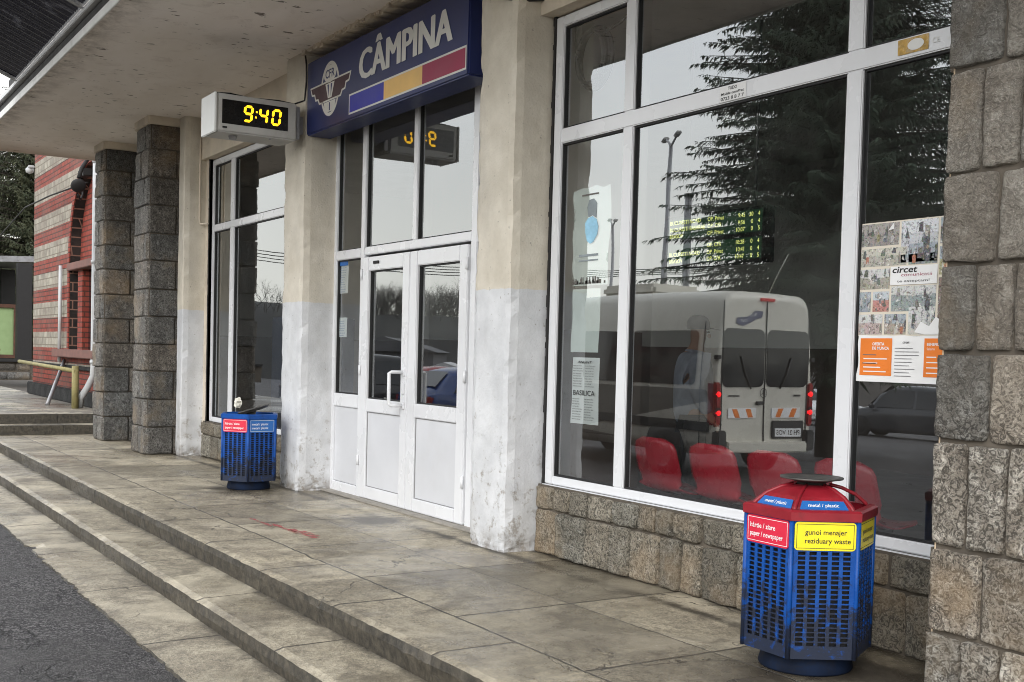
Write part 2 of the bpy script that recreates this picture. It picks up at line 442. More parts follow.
# ------------------------------------------------------------------ setting: ground, steps, platform
def extrude_steps(name, m, prof, x0, x1, dx, jit, seed, kind='structure', amp=.026):
    """profile [(y,z,chip)] swept along x; chip edges wander like worn concrete"""
    n = int((x1 - x0) / dx) + 1
    vs = []; fs = []
    k = len(prof)
    for i in range(n):
        x = x0 + (x1 - x0) * i / (n - 1)
        for j, (y, z, chip) in enumerate(prof):
            if chip:
                a = noise.noise(Vector((x * 2.3, seed, j * 3.1))) * .5 + noise.noise(Vector((x * 9, seed + 5, j))) * .5 + noise.noise(Vector((x * 27, seed + 9, j))) * .35
                bite = max(0, noise.noise(Vector((x * 3.7, seed + 20, 0))) - .28) * 2.2
                y += chip * (a * amp * .5 + bite * amp); z += -abs(a) * amp * .35 - bite * amp * .6
            vs.append((x, y, z))
    for i in range(n - 1):
        for j in range(k - 1):
            fs.append((i * k + j, (i + 1) * k + j, (i + 1) * k + j + 1, i * k + j + 1))
    mb = MB(); mb.add(vs, fs, False)
    o = mb.build(name, m); o['kind'] = kind
    return o

# big terrain, road apron sloping off gently, all one sheet to the horizon
def ground_z(Y):   # Y = world y (negative is away from the facade)
    d = -Y
    if d < 2.7: return -.285
    if d < 7: return -.285 - (d - 2.7) * .165 / 4.3
    if d < 9: return -.45
    if d < 45: return -.45 - (d - 9) * .034
    return -1.674
mb = MB()
ys = [900, 60, 20, -2.0, -2.7, -4, -5.5, -7, -9, -16, -25, -45, -900]
for a, b in zip(ys[:-1], ys[1:]):
    za = ground_z(min(a, -2.7)) - .06; zb = ground_z(min(b, -2.7)) - .06
    mb.quad((-900, a, za), (900, a, za), (900, b, zb), (-900, b, zb))
tag(mb.build('ground', M['terrain']), kind='structure')
mb = MB()
ys = [-2.66, -2.8, -3.2, -4, -5.5, -7, -9, -16, -25, -45, -60]
n = 60
for a, b in zip(ys[:-1], ys[1:]):
    mb.quad((-90, a, ground_z(a)), (40, a, ground_z(a)), (40, b, ground_z(b)), (-90, b, ground_z(b)))
tag(mb.build('road', M['asphalt']), kind='structure')
extrude_steps('platform', M['platform'], [(7.2, 0, 0), (-.2, 0, 0), (-1.885, 0, .5), (-1.925, -.010, 1), (-1.93, -.05, .8), (-1.915, -.148, 0)], -17.6, 6, .035, 1, 1)
extrude_steps('step', M['step'], [(-1.90, -.141, 0), (-2.26, -.146, 0), (-2.305, -.158, 1), (-2.31, -.21, .6), (-2.295, -.30, 0)], -30, 6, .035, 1, 7)
extrude_steps('pavement', M['slab'], [(-2.28, -.262, 0), (-2.60, -.266, 0), (-2.72, -.270, 1.4), (-2.74, -.33, 1.4)], -30, 6, .04, 1, 13, amp=.05)
# the raised terrace at the far end, with its two steps
mb = MB()
mb.box(-48, -18.0, -4.5, 0.0, -.3, .275); mb.box(-18.0, -17.6, -1.93, 0, -.02, .135, .012)
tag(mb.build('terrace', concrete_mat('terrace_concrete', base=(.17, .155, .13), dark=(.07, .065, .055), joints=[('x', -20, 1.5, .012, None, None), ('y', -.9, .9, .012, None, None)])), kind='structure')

# wet stain + crumbs round the near bin, red paint marks
mb = MB()
for x0, x1, y0, y1 in ((-8.62, -8.2, -1.285, -1.255), (-8.3, -7.75, -1.245, -1.205), (-8.05, -7.55, -1.215, -1.165), (-7.9, -7.62, -1.16, -1.125)):
    k = 14
    top = []; bot = []
    for i in range(k + 1):
        x = x0 + (x1 - x0) * i / k
        top.append((x, y1 + rnd.uniform(-.012, .008), .004)); bot.append((x, y0 + rnd.uniform(-.008, .012), .004))
    for i in range(k):
        if rnd.random() < .86: mb.quad(bot[i], bot[i + 1], top[i + 1], top[i])
def worn_paint():
    m = Mat('worn_red_paint'); tr = m.node('ShaderNodeBsdfTransparent'); mx = m.node('ShaderNodeMixShader')
    m.put(m.b.inputs['Base Color'], (.42, .10, .10)); m.put(m.b.inputs['Roughness'], .7)
    m.put(mx.inputs[0], m.ramp(m.math('ADD', m.noise(26, 6, .75), m.math('MULTIPLY', m.noise(3, 3), .35)), .60, .74, .92, .05))
    m.nt.links.new(m.b.outputs[0], mx.inputs[2]); m.nt.links.new(tr.outputs[0], mx.inputs[1]); m.nt.links.new(mx.outputs[0], m.out.inputs['Surface'])
    return m.m
o = mb.build('floor_marking', worn_paint()); tag(o, kind='structure')

# ------------------------------------------------------------------ the station building
B = empty('station_building', (0, 0, 0), 'long station building with cream-and-white pillars, stone piers, glazed bays and flat concrete canopy', 'station')

def block_face(mb, o, u, v, n, w, h, depth, seed, res=.03, rough=.012, tone=None, gap=.002):
    """one rock-faced block: rises `depth` from the wall plane with worn edges"""
    u = Vector(u); v = Vector(v); n = Vector(n); o = Vector(o)
    nu = max(4, int(w / res)); nv = max(4, int(h / res))
    g = gap + rnd.uniform(-.002, .004); depth = depth * rnd.uniform(.8, 1.35); mi = mb
    vs = []
    t = tone if tone is not None else rnd.uniform(.36, .66)
    warm = rnd.uniform(-.03, .04)
    mb.cur = (t + warm, t, t - warm)
    us = [0, .018, .07] + [.07 + .86 * i / (nu - 3) for i in range(1, nu - 3)] + [.93, .982, 1.0] if nu > 5 else [i / nu for i in range(nu + 1)]
    vsx = [0, .018, .07] + [.07 + .86 * i / (nv - 3) for i in range(1, nv - 3)] + [.93, .982, 1.0] if nv > 5 else [i / nv for i in range(nv + 1)]
    nu = len(us) - 1; nv = len(vsx) - 1
    lean = rnd.uniform(-.012, .012); lean2 = rnd.uniform(-.008, .008)
    for j in range(nv + 1):
        for i in range(nu + 1):
            a = g + us[i] * (w - 2 * g); b = g + vsx[j] * (h - 2 * g)
            e = min(a - g, w - g - a, b - g, h - g - b)
            edge = min(1.0, e / .006); lift = depth * (edge ** .5 if edge > 0 else 0)
            q = Vector((a * 9 + seed, b * 9, seed * 1.7))
            rn = noise.noise(q) * .9 + noise.noise(q * 2.7) * .55 + noise.noise(q * 6) * .3
            lift += rn * rough * min(1, edge + .15) + lean * (us[i] - .5) + lean2 * (vsx[j] - .5)
            wa = noise.noise(Vector((a * 9, b * 9, seed + 9))) * .006; wb = noise.noise(Vector((a * 9, b * 9, seed + 19))) * .006
            # irregular outline and knocked-off corners
            cu = abs(us[i] - .5) * 2; cv = abs(vsx[j] - .5) * 2
            kn = max(0, cu * cu * cv * cv - .6) * .016
            wa += -(1 if us[i] > .5 else -1) * (kn + (.004 * (noise.noise(Vector((vsx[j] * 5, seed, 3))) + .2) if e <= .012 else 0))
            wb += -(1 if vsx[j] > .5 else -1) * (kn + (.004 * (noise.noise(Vector((us[i] * 5, seed, 8))) + .2) if e <= .012 else 0))
            if e <= 1e-6: lift = -.022
            vs.append(o + u * (a + wa) + v * (b + wb) + n * lift)
    fs = [(j * (nu + 1) + i, j * (nu + 1) + i + 1, (j + 1) * (nu + 1) + i + 1, (j + 1) * (nu + 1) + i) for j in range(nv) for i in range(nu)]
    mb.add(vs, fs, True)

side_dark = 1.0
def stone_pier(x0, x1, y0, y1, ztop, m, core, courses, res, tones, faces='fs', capz=None, rough=.012, seed=0):
    mc = MB(); mc.box(x0 + .012, x1 - .012, y0 + .018, y1, 0, ztop)
    p = mc.build('stone_pier', core, B)
    mb = MB(); z = 0.0; k = 0
    while z < ztop - .05:
        h = courses[k % len(courses)]
        if z + h > ztop: h = ztop - z
        w = x1 - x0
        if w > .7: cuts = [0, .158, .325, .475, .63, w] if k % 2 == 0 else [0, .238, .46, .655, w]
        else: cuts = [0, w * .46, w] if k % 2 == 0 else [0, w * .7, w]
        for a, b in zip(cuts[:-1], cuts[1:]):
            block_face(mb, (x0 + a, y0 + .018, z), (1, 0, 0), (0, 0, 1), (0, -1, 0), b - a, h, .024, seed + k * 7.3 + a * 31, res, rough, rnd.uniform(*tones(z)))
        d = y1 - y0
        cuts = [0, d * .55, d] if k % 2 == 0 else [0, d * .8, d]
        for sgn, xx in ((1, x1 - .012), (-1, x0 + .012)):
            for a, b in zip(cuts[:-1], cuts[1:]):
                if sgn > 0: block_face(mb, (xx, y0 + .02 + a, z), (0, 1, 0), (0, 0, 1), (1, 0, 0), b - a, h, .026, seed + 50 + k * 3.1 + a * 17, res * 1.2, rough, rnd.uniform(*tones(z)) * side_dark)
                else: block_face(mb, (xx, y0 + .02 + b, z), (0, -1, 0), (0, 0, 1), (-1, 0, 0), b - a, h, .026, seed + 90 + k * 3.1 + a * 17, res * 1.5, rough, rnd.uniform(*tones(z)))
        z += h; k += 1
    mb.build('stonework', m, p)
    return p
CR = [.298, .33, .405, .337, .332, .340, .387, .34, .35, .33, .35, .40]
p = stone_pier(-2.915, -2.10, -.6, .12, 4.05, M['stone'], M['creammortar'], CR, .014, lambda z: (.60, 1.08) if z < 1.0 else ((.48, .92) if z < 2 else (.44, .86)), rough=.010, seed=3)
p['label'] = 'grey rock-faced stone pier beside the poster window'
# mortar infill between the blocks of the near pier (darker than the cream edge)
mb = MB(); mb.box(-2.893, -2.12, -.586, -.57, 0, 4.05); mb.build('mortar_bed', M['mortar'], p)
side_dark = .62  # soot tone on the sides, deepened in colour to offset the sun there
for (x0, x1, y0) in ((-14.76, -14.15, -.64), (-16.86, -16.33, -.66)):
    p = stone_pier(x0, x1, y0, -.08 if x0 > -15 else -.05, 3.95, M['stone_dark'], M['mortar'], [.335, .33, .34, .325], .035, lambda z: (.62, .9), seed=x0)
    mb = MB(); mb.box(x0 - .03, x1 + .02, y0 - .02, -.05, 3.95, 4.06, .01); mb.build('cap', M['beam'], p)

# painted pillars: boxes with uneven plaster and battered feet
def plaster_pillar(x0, x1, y0, y1, z1, seed):
    nx, ny, nz = 8, 6, 90
    mb = MB()
    def f(i, per):
        return i
    ring = [(x0 + (x1 - x0) * i / nx, y0) for i in range(nx)] + [(x1, y0 + (y1 - y0) * i / ny) for i in range(ny)] + [(x1 - (x1 - x0) * i / nx, y1) for i in range(nx)] + [(x0, y1 - (y1 - y0) * i / ny) for i in range(ny)]
    # round the corners a little by pulling corner vertices in
    vs = []; k = len(ring)
    cxm = (x0 + x1) / 2; cym = (y0 + y1) / 2
    corners = {0, nx, nx + ny, 2 * nx + ny}
    zz = [z1 * (i / nz) ** 1.25 for i in range(nz + 1)]
    for z in zz:
        for i, (x, y) in enumerate(ring):
            q = Vector((x * 4 + seed, y * 4, z * 2.2))
            d = noise.noise(q) * .006 + noise.noise(q * 5) * .003
            pull = 0.0
            if i in corners:
                pull = .010 + max(0, noise.noise(Vector((seed, z * 7, i)))) * .02 + max(0, .12 - z) * .15 * max(0, noise.noise(Vector((i * 3.0, z * 30, seed))) + .3)
            elif z < .10:
                pull = max(0, noise.noise(Vector((x * 14, y * 14, z * 25 + seed)))) * .035 * (1 - z / .1)
            dx = cxm - x; dy = cym - y
            vs.append((x + (1 if dx > 0 else -1) * pull * (abs(dx) > .5 * (x1 - x0) * .9) + (d if abs(dx) > .45 * (x1 - x0) else 0), y + (1 if dy > 0 else -1) * pull * (abs(dy) > .5 * (y1 - y0) * .9) + (d if abs(dy) > .45 * (y1 - y0) else 0), z))
    fs = [(j * k + i, j * k + (i + 1) % k, (j + 1) * k + (i + 1) % k, (j + 1) * k + i) for j in range(nz) for i in range(k)]
    mb.add(vs, fs, False)
    return mb.build('painted_pillar', M['plaster'], B)
plaster_pillar(-14.14, -13.90, -.29, .12, 4.05, 1)
plaster_pillar(-10.66, -10.15, -.285, .14, 4.05, 2)
plaster_pillar(-7.0, -6.52, -.285, .12, 4.05, 3)

# beams over the bays, wall above the canopy, blank wall past the pier
mb = MB()
mb.box(-13.90, -10.66, -.10, .25, 3.545, 4.05); mb.box(-10.15, -7.0, -.02, .25, 3.52, 4.05); mb.box(-6.52, -2.90, -.10, .25, 3.56, 4.05)
mb.box(-13.90, -13.74, -.03, .12, 0, 3.545)
mb.build('beam', M['beam'], B)
mb = MB(); mb.box(-2.10, 6, 0, .25, 0, 4.05); mb.box(-18.2, -14.15, -.05, .25, 0, 4.05); mb.box(-18.2, 6, 0, 7.2, 4.33, 7.4); mb.build('wall', M['plaster'], B)
mb = MB(); mb.box(-18.5, 6.3, -.35, 7.5, 7.4, 7.55); mb.build('roof', M['matblack'], B)
mb = MB(); mb.box(-18.2, 6, -2.07, 7.2, 4.05, 4.32)
cano = mb.build('canopy', M['soffit'], B)
mb = MB(); mb.box(-18.215, 6.01, -2.092, -2.074, 4.03, 4.112, .004); mb.build('fascia', paint('weathered_aluminium', (.60, .60, .58), .5, .12, 3, dirt=(.25, .23, .2), dirt_amt=.5), cano)
mb = MB(); mb.box(-18.2, 6, -2.086, -2.074, 4.114, 4.185); mb.build('shadow_gap', M['matblack'], cano)
mb = MB(); mb.box(-18.2, 6, -2.135, -2.075, 4.188, 4.236, .006); mb.build('gutter', M['whitepole'], cano)
# flaking plaster strip where soffit meets the sign
mb = MB()
for i in range(70):
    x = -10.2 + 3.1 * i / 70
    w = .05 + rnd.random() * .04
    mb.box(x, x + w, -.30 + rnd.uniform(-.02, .02), -.02, 4.005 + rnd.uniform(0, .03), 4.052)
mb.build('plaster_edge', M['beam'], cano)

# interior of the waiting hall
grey = paint('hall_wall_paint', (.20, .20, .20), .8, .1, 2)
m = Mat('hall_two_tone'); x, y, z = m.xyz()
hallm = m.fin(m.mix(m.math('GREATER_THAN', z, 1.5), (.13, .10, .085), (.72, .72, .70)), .7)
mb = MB(); mb.quad((-18.1, 7.1, 0), (6, 7.1, 0), (6, 7.1, 4.05), (-18.1, 7.1, 4.05)); mb.quad((-18.1, .25, 0), (-18.1, 7.1, 0), (-18.1, 7.1, 4.05), (-18.1, .25, 4.05)); mb.quad((5.9, .25, 0), (5.9, 7.1, 0), (5.9, 7.1, 4.05), (5.9, .25, 4.05))
mb.box(-14.5, -14.2, 3.2, 7.1, 0, 4.05); mb.box(-6.1, -5.8, 4.5, 7.1, 0, 4.05)
mb.box(-7.3, -6.56, .26, .86, .016, 4.05)
mb.build('interior_wall', hallm, B)
mb = MB(); mb.box(-18.1, 6, .12, 7.1, .002, .016); mb.build('interior_floor', paint('hall_floor', (.11, .10, .09), .35, .2, 3), B)
mb = MB(); mb.box(-18.1, 6, .26, 7.09, 3.95, 4.04); mb.build('interior_ceiling', paint('hall_ceiling', (.62, .61, .60), .9, .1, 2), B)

def sill_wall(x0, x1, ztop, seed):
    mc = MB(); mc.box(x0, x1, -.035, .25, 0, ztop - .004)
    p = mc.build('sill_wall', M['mortar'], B)
    mb = MB(); r = random.Random(seed)
    for z, h, ws in ((0.0, ztop - .165, (.17, .34)), (ztop - .165, .155, (.12, .27))):
        x = x0
        while x < x1 - .01:
            w = r.uniform(*ws)
            if x + w > x1 - .1: w = x1 - x
            block_face(mb, (x, -.035, z), (1, 0, 0), (0, 0, 1), (0, -1, 0), w, h, .024, seed + x * 3.3 + z, .022, .013, r.uniform(.50, .80), .003)
            x += w
    mb.build('stonework', M['stone_sill'], p)
sill_wall(-6.50, -2.90, .462, 11)
sill_wall(-13.86, -10.66, .43, 23)

# windows ---------------------------------------------------------------
def window(x0, x1, zb, zt, mulls, tz, fw=.085, mw=.10):
    """white frame as the part; panes and rubber seals below it. mulls = [(left,right)], tz=(low,high)"""
    mb = MB(); b = .006
    mb.box(x0, x0 + fw, 0, .07, zb, zt, b); mb.box(x1 - fw, x1, 0, .07, zb, zt, b)
    mb.box(x0 + fw, x1 - fw, .001, .069, zb, zb + .056, b); mb.box(x0 + fw, x1 - fw, .001, .069, zt - .07, zt, b)
    mb.box(x0 + fw, x1 - fw, .002, .068, tz[0], tz[1], b)
    for a, c in mulls:
        mb.box(a, c, .003, .067, zb + .056, tz[0], b); mb.box(a, c, .003, .067, tz[1], zt - .07, b)
    w = mb.build('window', M['upvc'], B)
    xs = [x0 + fw] + [q for mq in mulls for q in mq] + [x1 - fw]
    sg = MB()
    for i in range(0, len(xs), 2):
        for za, zc in ((zb + .056, tz[0]), (tz[1], zt - .07)):
            t = .011
            a, c = xs[i], xs[i + 1]
            sg.box(a, a + t, .018, .045, za, zc); sg.box(c - t, c, .018, .045, za, zc)
            sg.box(a + t, c - t, .018, .045, za, za + t); sg.box(a + t, c - t, .018, .045, zc - t, zc)
            g = MB(); g.quad((a + t, .034, za + t), (c - t, .034, za + t), (c - t, .034, zc - t), (a + t, .034, zc - t))
            g.build('pane', M['glass'], w)
    sg.build('rubber_seal', M['gasket'], w)
    return w
W2 = window(-6.48, -2.86, .462, 3.55, [(-5.73, -5.63), (-3.966, -3.866)], (2.716, 2.812))
W2['label'] = 'large white six-pane window reflecting a van'
W1 = window(-13.74, -10.66, .43, 3.535, [(-13.08, -12.95), (-11.2, -11.08)], (2.685, 2.765), fw=.06)
W1['label'] = 'white six-pane window behind the far bin'
# sill drip under the big window
mb = MB(); mb.box(-6.47, -2.9, -.03, .0, .447, .461, .003); mb.build('drip_sill', M['upvc'], W2)

# entrance screen
mb = MB(); b = .006; F0, F1 = .03, .10
for a, c, z0, z1 in ((-10.205, -10.105, 0, 3.52), (-9.565, -9.485, 0, 3.52), (-7.60, -7.51, 0, 3.52), (-7.08, -7.0, 0, 3.52)):
    mb.box(a, c, F0, F1, z0, z1, b)
for a, c in ((-10.105, -9.565), (-7.51, -7.08)):
    for z0, z1 in ((.0, .10), (.80, .92), (2.15, 2.235), (3.45, 3.52)): mb.box(a, c, F0 + .001, F1 - .001, z0, z1, b)
mb.box(-9.485, -7.60, F0 + .002, F1 - .002, 2.165, 2.235, b); mb.box(-9.485, -7.60, F0 + .002, F1 - .002, 3.45, 3.52, b)
mb.box(-8.575, -8.50, F0 + .003, F1 - .003, 2.235, 3.45, b)
ent = mb.build('entrance_screen', M['upvc'], B)
sg = MB()
def pane_in(a, c, z0, z1, parent, yg=.066, t=.011):
    sg.box(a, a + t, yg - .016, yg + .012, z0, z1); sg.box(c - t, c, yg - .016, yg + .012, z0, z1)
    sg.box(a + t, c - t, yg - .016, yg + .012, z0, z0 + t); sg.box(a + t, c - t, yg - .016, yg + .012, z1 - t, z1)
    g = MB(); g.quad((a + t, yg, z0 + t), (c - t, yg, z0 + t), (c - t, yg, z1 - t), (a + t, yg, z1 - t)); return g.build('pane', M['glass'], parent)
for a, c in ((-10.105, -9.565), (-7.51, -7.08)):
    pane_in(a, c, .92, 2.15, ent); pane_in(a, c, 2.235, 3.45, ent)
    g = MB(); g.box(a + .004, c - .004, .05, .085, .104, .796); g.build('panel', M['panel'], ent)
    g = MB(); g.box(a + .02, c - .02, .046, .05, .115, .12); 
pane_in(-9.485, -8.575, 2.235, 3.45, ent); pane_in(-8.50, -7.60, 2.235, 3.45, ent)
sg.build('rubber_seal', M['gasket'], ent)
def leaf(x0, x1, name='door'):
    global sg
    mb = MB(); s = .125
    f0, f1 = .012, .08
    mb.box(x0, x0 + s, f0, f1, .02, 2.14, .007); mb.box(x1 - s, x1, f0, f1, .02, 2.14, .007)
    for z0, z1 in ((.02, .125), (.785, .90), (2.02, 2.14)): mb.box(x0 + s, x1 - s, f0 + .002, f1 - .002, z0, z1, .006)
    d = mb.build('door', M['upvc'], B)
    sg = MB()
    pane_in(x0 + s, x1 - s, .90, 2.02, d, .052)
    sg.build('rubber_seal', M['gasket'], d)
    g = MB(); g.box(x0 + s + .006, x1 - s - .006, .034, .065, .131, .779); g.build('panel', M['panel'], d)
    g = MB()
    for a, c, z0, z1 in ((x0 + s, x0 + s + .006, .125, .785), (x1 - s - .006, x1 - s, .125, .785)): g.box(a, c, .028, .06, z0, z1)
    g.box(x0 + s + .006, x1 - s - .006, .028, .06, .125, .131); g.box(x0 + s + .006, x1 - s - .006, .028, .06, .779, .785)
    g.build('panel_seal', paint('grey_seal', (.22, .22, .225), .6), d)
    return d
D1 = leaf(-9.48, -8.565); D2 = leaf(-8.555, -7.61)
D1['label'] = 'white half-glazed door leaf with a pull handle'; D2['label'] = 'white half-glazed door leaf without a handle'
g = MB(); g.tube([(-8.625, .012, 1.15), (-8.625, -.10, 1.15), (-8.64, -.115, 1.14), (-8.64, -.115, 1.0), (-8.64, -.115, .885), (-8.625, -.10, .875), (-8.625, .012, .875)], .015, 10)
g.box(-8.65, -8.60, -.002, .012, 1.12, 1.18, .003); g.box(-8.65, -8.60, -.002, .012, .845, .905, .003); g.box(-8.635, -8.605, -.006, .012, .97, 1.06, .003)
g.build('pull_handle', M['upvc'], D1)
for d, x in ((D1, -9.49), (D2, -7.612)):
    for z in (.3, 1.1, 1.95):
        g = MB(); g.tube([(x, .008, z), (x, .008, z + .09)], .012, 8); g.build('hinge', M['upvc'], d)
g = MB(); g.box(-9.25, -9.14, .003, .012, 2.075, 2.10, .003); g.build('closer_badge', M['matblack'], D1)
mb = MB(); mb.box(-10.2, -7.0, -.06, .12, .0, .016, .004); mb.build('threshold', paint('threshold_concrete', (.3, .28, .25), .8, .2, 8), B)
# window mastic: dark ragged seam where frames meet the plaster
for xx, yy, z0, z1, wn in ((-6.492, -.004, .45, 3.56, W2), (-13.752, -.034, .4, 3.53, W1)):
    z = z0; mb = MB()
    while z < z1:
        h = rnd.uniform(.03, .09); w = rnd.uniform(.004, .017)
        mb.box(xx - w, xx + .012, yy - .004, .03, z, z + h); z += h
    mb.build('mastic_seam', M['matblack'], wn)

# ------------------------------------------------------------------ station sign
S = empty('station_sign', (-8.65, -.15, 3.27), 'navy blue CÂMPINA station sign with winged emblem and tricolour stripe above the doors', 'sign')
SX, SY, SZ = -8.65, -.15, 3.27
mb = MB(); mb.box(-10.14 - SX, -7.17 - SX, -.275 - SY, -.03 - SY, 0, 3.93 - SZ, .012); mb.build('sign_box', M['navy'], S)
def sp(lift=.002): return Print((0, -.275 - SY, 0), (1, 0, 0), (0, 0, 1), lift)
def X(x): return x - SX
def Z(z): return z - SZ
q = sp()
for k in range(7):      # heavy strokes: each letter cut from several offset layers
    q2 = sp(.002 + .0004 * k); q2.text('CÂMPINA', X(-8.985) + .0065 * (k - 3), Z(3.566) + .003 * ((k % 3) - 1), h=.252, w=1.57)
    q.mb.add(q2.mb.v, q2.mb.f)
q.build('lettering', M['signwhite'], S)
q = sp(.0015).rect(X(-9.195), Z(3.312), X(-7.195), Z(3.483)); q.build('stripe_border', M['signwhite'], S)
for a, c, mm in ((-9.18, -8.52, 'signblue'), (-8.52, -7.86, 'signyellow'), (-7.86, -7.21, 'signred')):
    sp(.0022).rect(X(a), Z(3.327), X(c), Z(3.468)).build('colour_stripe', M[mm], S)
cx, cz = X(-9.607), Z(3.608)
q = sp(.0015)
q.ring(cx, cz, .205, .238, .03)
q.poly([(cx - .45, cz + .075), (cx - .41, cz - .005), (cx - .35, cz - .01), (cx - .33, cz - .06), (cx - .27, cz - .065), (cx - .24, cz - .105), (cx + .24, cz - .105), (cx + .27, cz - .065), (cx + .33, cz - .06), (cx + .35, cz - .01), (cx + .41, cz - .005), (cx + .45, cz + .075)])
em = q.build('emblem', M['signwhite'], S)
q = sp(.0022).poly([(cx - .425, cz + .06), (cx - .395, cz + .01), (cx - .335, cz + .005), (cx - .315, cz - .045), (cx - .255, cz - .05), (cx - .225, cz - .09), (cx + .225, cz - .09), (cx + .255, cz - .05), (cx + .315, cz - .045), (cx + .335, cz + .005), (cx + .395, cz + .01), (cx + .425, cz + .06)])
q.build('wings', M['maroon'], em)
q = sp(.0028).poly([(cx - .10, cz + .05), (cx - .04, cz - .08), (cx + .04, cz - .08), (cx + .10, cz + .05)])
q.disc(cx, cz + .13, .135, .075); q.poly([(cx - .10, cz - .2), (cx - .13, cz - .11), (cx + .13, cz - .11), (cx + .10, cz - .2)])
q.build('shield', M['signwhite'], em)
q = sp(.0034).text('CFR', cx, cz + .098, h=.075, w=.20, bold=.02, align='C'); q.rect(cx - .012, cz - .19, cx + .012, cz - .12)
q.poly([(cx - .02, cz + .04), (cx - .055, cz + .04), (cx - .02, cz - .075)]); q.poly([(cx + .055, cz + .04), (cx + .02, cz + .04), (cx + .02, cz - .075)]); q.build('emblem_letters', M['navy'], em)

# ------------------------------------------------------------------ clock (stands out from the pillar, faces along the platform)
CL = empty('digital_clock', (-10.25, -.285, 3.2), 'grey digital clock box showing 9:40 in amber, bracketed out from the pillar', 'clock')
mb = MB(); mb.box(-.19, .19, -.85, -.115, 0, .335, .014); mb.build('housing', M['clockgrey'], CL)
mb = MB(); mb.box(-.195, .195, -.872, -.851, -.005, .34, .006); mb.build('end_cap', M['clocklight'], CL)
mb = MB(); mb.box(-.17, .17, -.114, -.075, .02, .315, .006); mb.box(-.06, .06, -.075, .0, .09, .25, .004); mb.build('wall_bracket', M['steel'], CL)
mb = MB(); mb.box(.191, .1925, -.805, -.2, .075, .285); disp = mb.build('display', paint('black_display', (.004, .004, .004), .25, .2, 5), CL)
def seg7(pr, ch, x, y, w, h, t):
    segs = {'a': (0, h, 1), 'g': (0, h / 2, 1), 'd': (0, 0, 1), 'f': (0, h / 2, 0), 'b': (w, h / 2, 0), 'e': (0, 0, 0), 'c': (w, 0, 0)}
    on = {'9': 'abcdfg', '4': 'bcfg', '0': 'abcdef'}[ch]
    for s_ in on:
        a, b_, hz = segs[s_]; gp = t * .12
        if hz: L = w; pts = [(gp, 0), (t / 2 + gp, t / 2), (L - t / 2 - gp, t / 2), (L - gp, 0), (L - t / 2 - gp, -t / 2), (t / 2 + gp, -t / 2)]; pr.poly([(x + a + p_[0] + .12 * (b_ + p_[1]), y + b_ + p_[1]) for p_ in pts])
        else: L = h / 2; pts = [(0, gp), (t / 2, t / 2 + gp), (t / 2, L - t / 2 - gp), (0, L - gp), (-t / 2, L - t / 2 - gp), (-t / 2, t / 2 + gp)]; pr.poly([(x + a + p_[0] + .12 * (b_ + p_[1]), y + b_ + p_[1]) for p_ in pts])
dq = lambda: Print((.1925, -.805, .075), (0, 1, 0), (0, 0, 1), .001)
for ch, x_ in (('9', .195), ('4', .335), ('0', .455)):
    q = dq(); seg7(q, ch, x_, .045, .066, .126, .022); q.build('digit', M['amber'], disp)
q = dq(); q.rect(.298, .078, .313, .093); q.rect(.305, .125, .320, .140); q.build('colon', M['amber'], disp)
mb = MB(); mb.box(.19, .196, -.80, -.76, .035, .05); mb.build('badge', M['matblack'], CL)
mb = MB(); mb.lathe([(0, -.035), (.03, -.03), (.04, 0)], 16, (.05, -.66, -.002)); mb.lathe([(0, -.012), (.012, -.01), (.012, 0)], 10, (.15, -.35, -.002)); mb.build('knob', M['steel'], CL)
mb = MB(); mb.tube([(.1, -.86, .345), (.08, -.7, .362), (.06, -.5, .35), (.09, -.25, .358), (.12, -.12, .34), (.155, -.03, .38), (.165, -.02, .55), (.16, -.02, .70), (.13, -.02, .79)], .009, 6); mb.build('supply_cable', M['black'], CL)

mb = MB(); mb.tube([(-13.86, -.115, 4.0), (-13.86, -.115, 2.80), (-13.84, -.10, 2.78), (-13.70, -.06, 2.78)], .012, 6); mb.build('conduit', M['beam'], B)
# cables on the pillars and the coil of cable inside the upper pane
mb = MB(); mb.tube([(-6.95, -.30, 4.0), (-6.80, -.305, 3.78), (-6.70, -.30, 3.69), (-6.60, -.30, 3.655), (-6.52, -.20, 3.645), (-6.49, -.09, 3.66), (-6.46, -.11, 3.72)], .012, 8)
tag(mb.build('electric_cable', M['black']), 'black electric cable sagging round the head of the pillar left of the big window', 'cable')
mb = MB()
for k in range(5):
    r = .15 + k * .007
    mb.tube([(-6.26 + r * math.cos(a) * (.98 + .03 * math.sin(k * 2 + a)), .12 + .012 * k, 3.27 + r * 1.12 * math.sin(a)) for a in [2 * math.pi * i / 36 for i in range(37)]], .015, 6, cap=False)
mb.tube([(-6.26, .12, 3.44), (-6.1, .12, 3.40), (-5.95, .13, 3.43), (-5.88, .14, 3.47)], .01, 6)
mb.tube([(-6.42, .12, 3.33), (-6.43, .12, 3.5), (-6.36, .13, 3.52)], .01, 6)
tag(mb.build('cable_coil', M['black']), 'black coil of cable hanging behind the upper corner pane', 'cable coil')

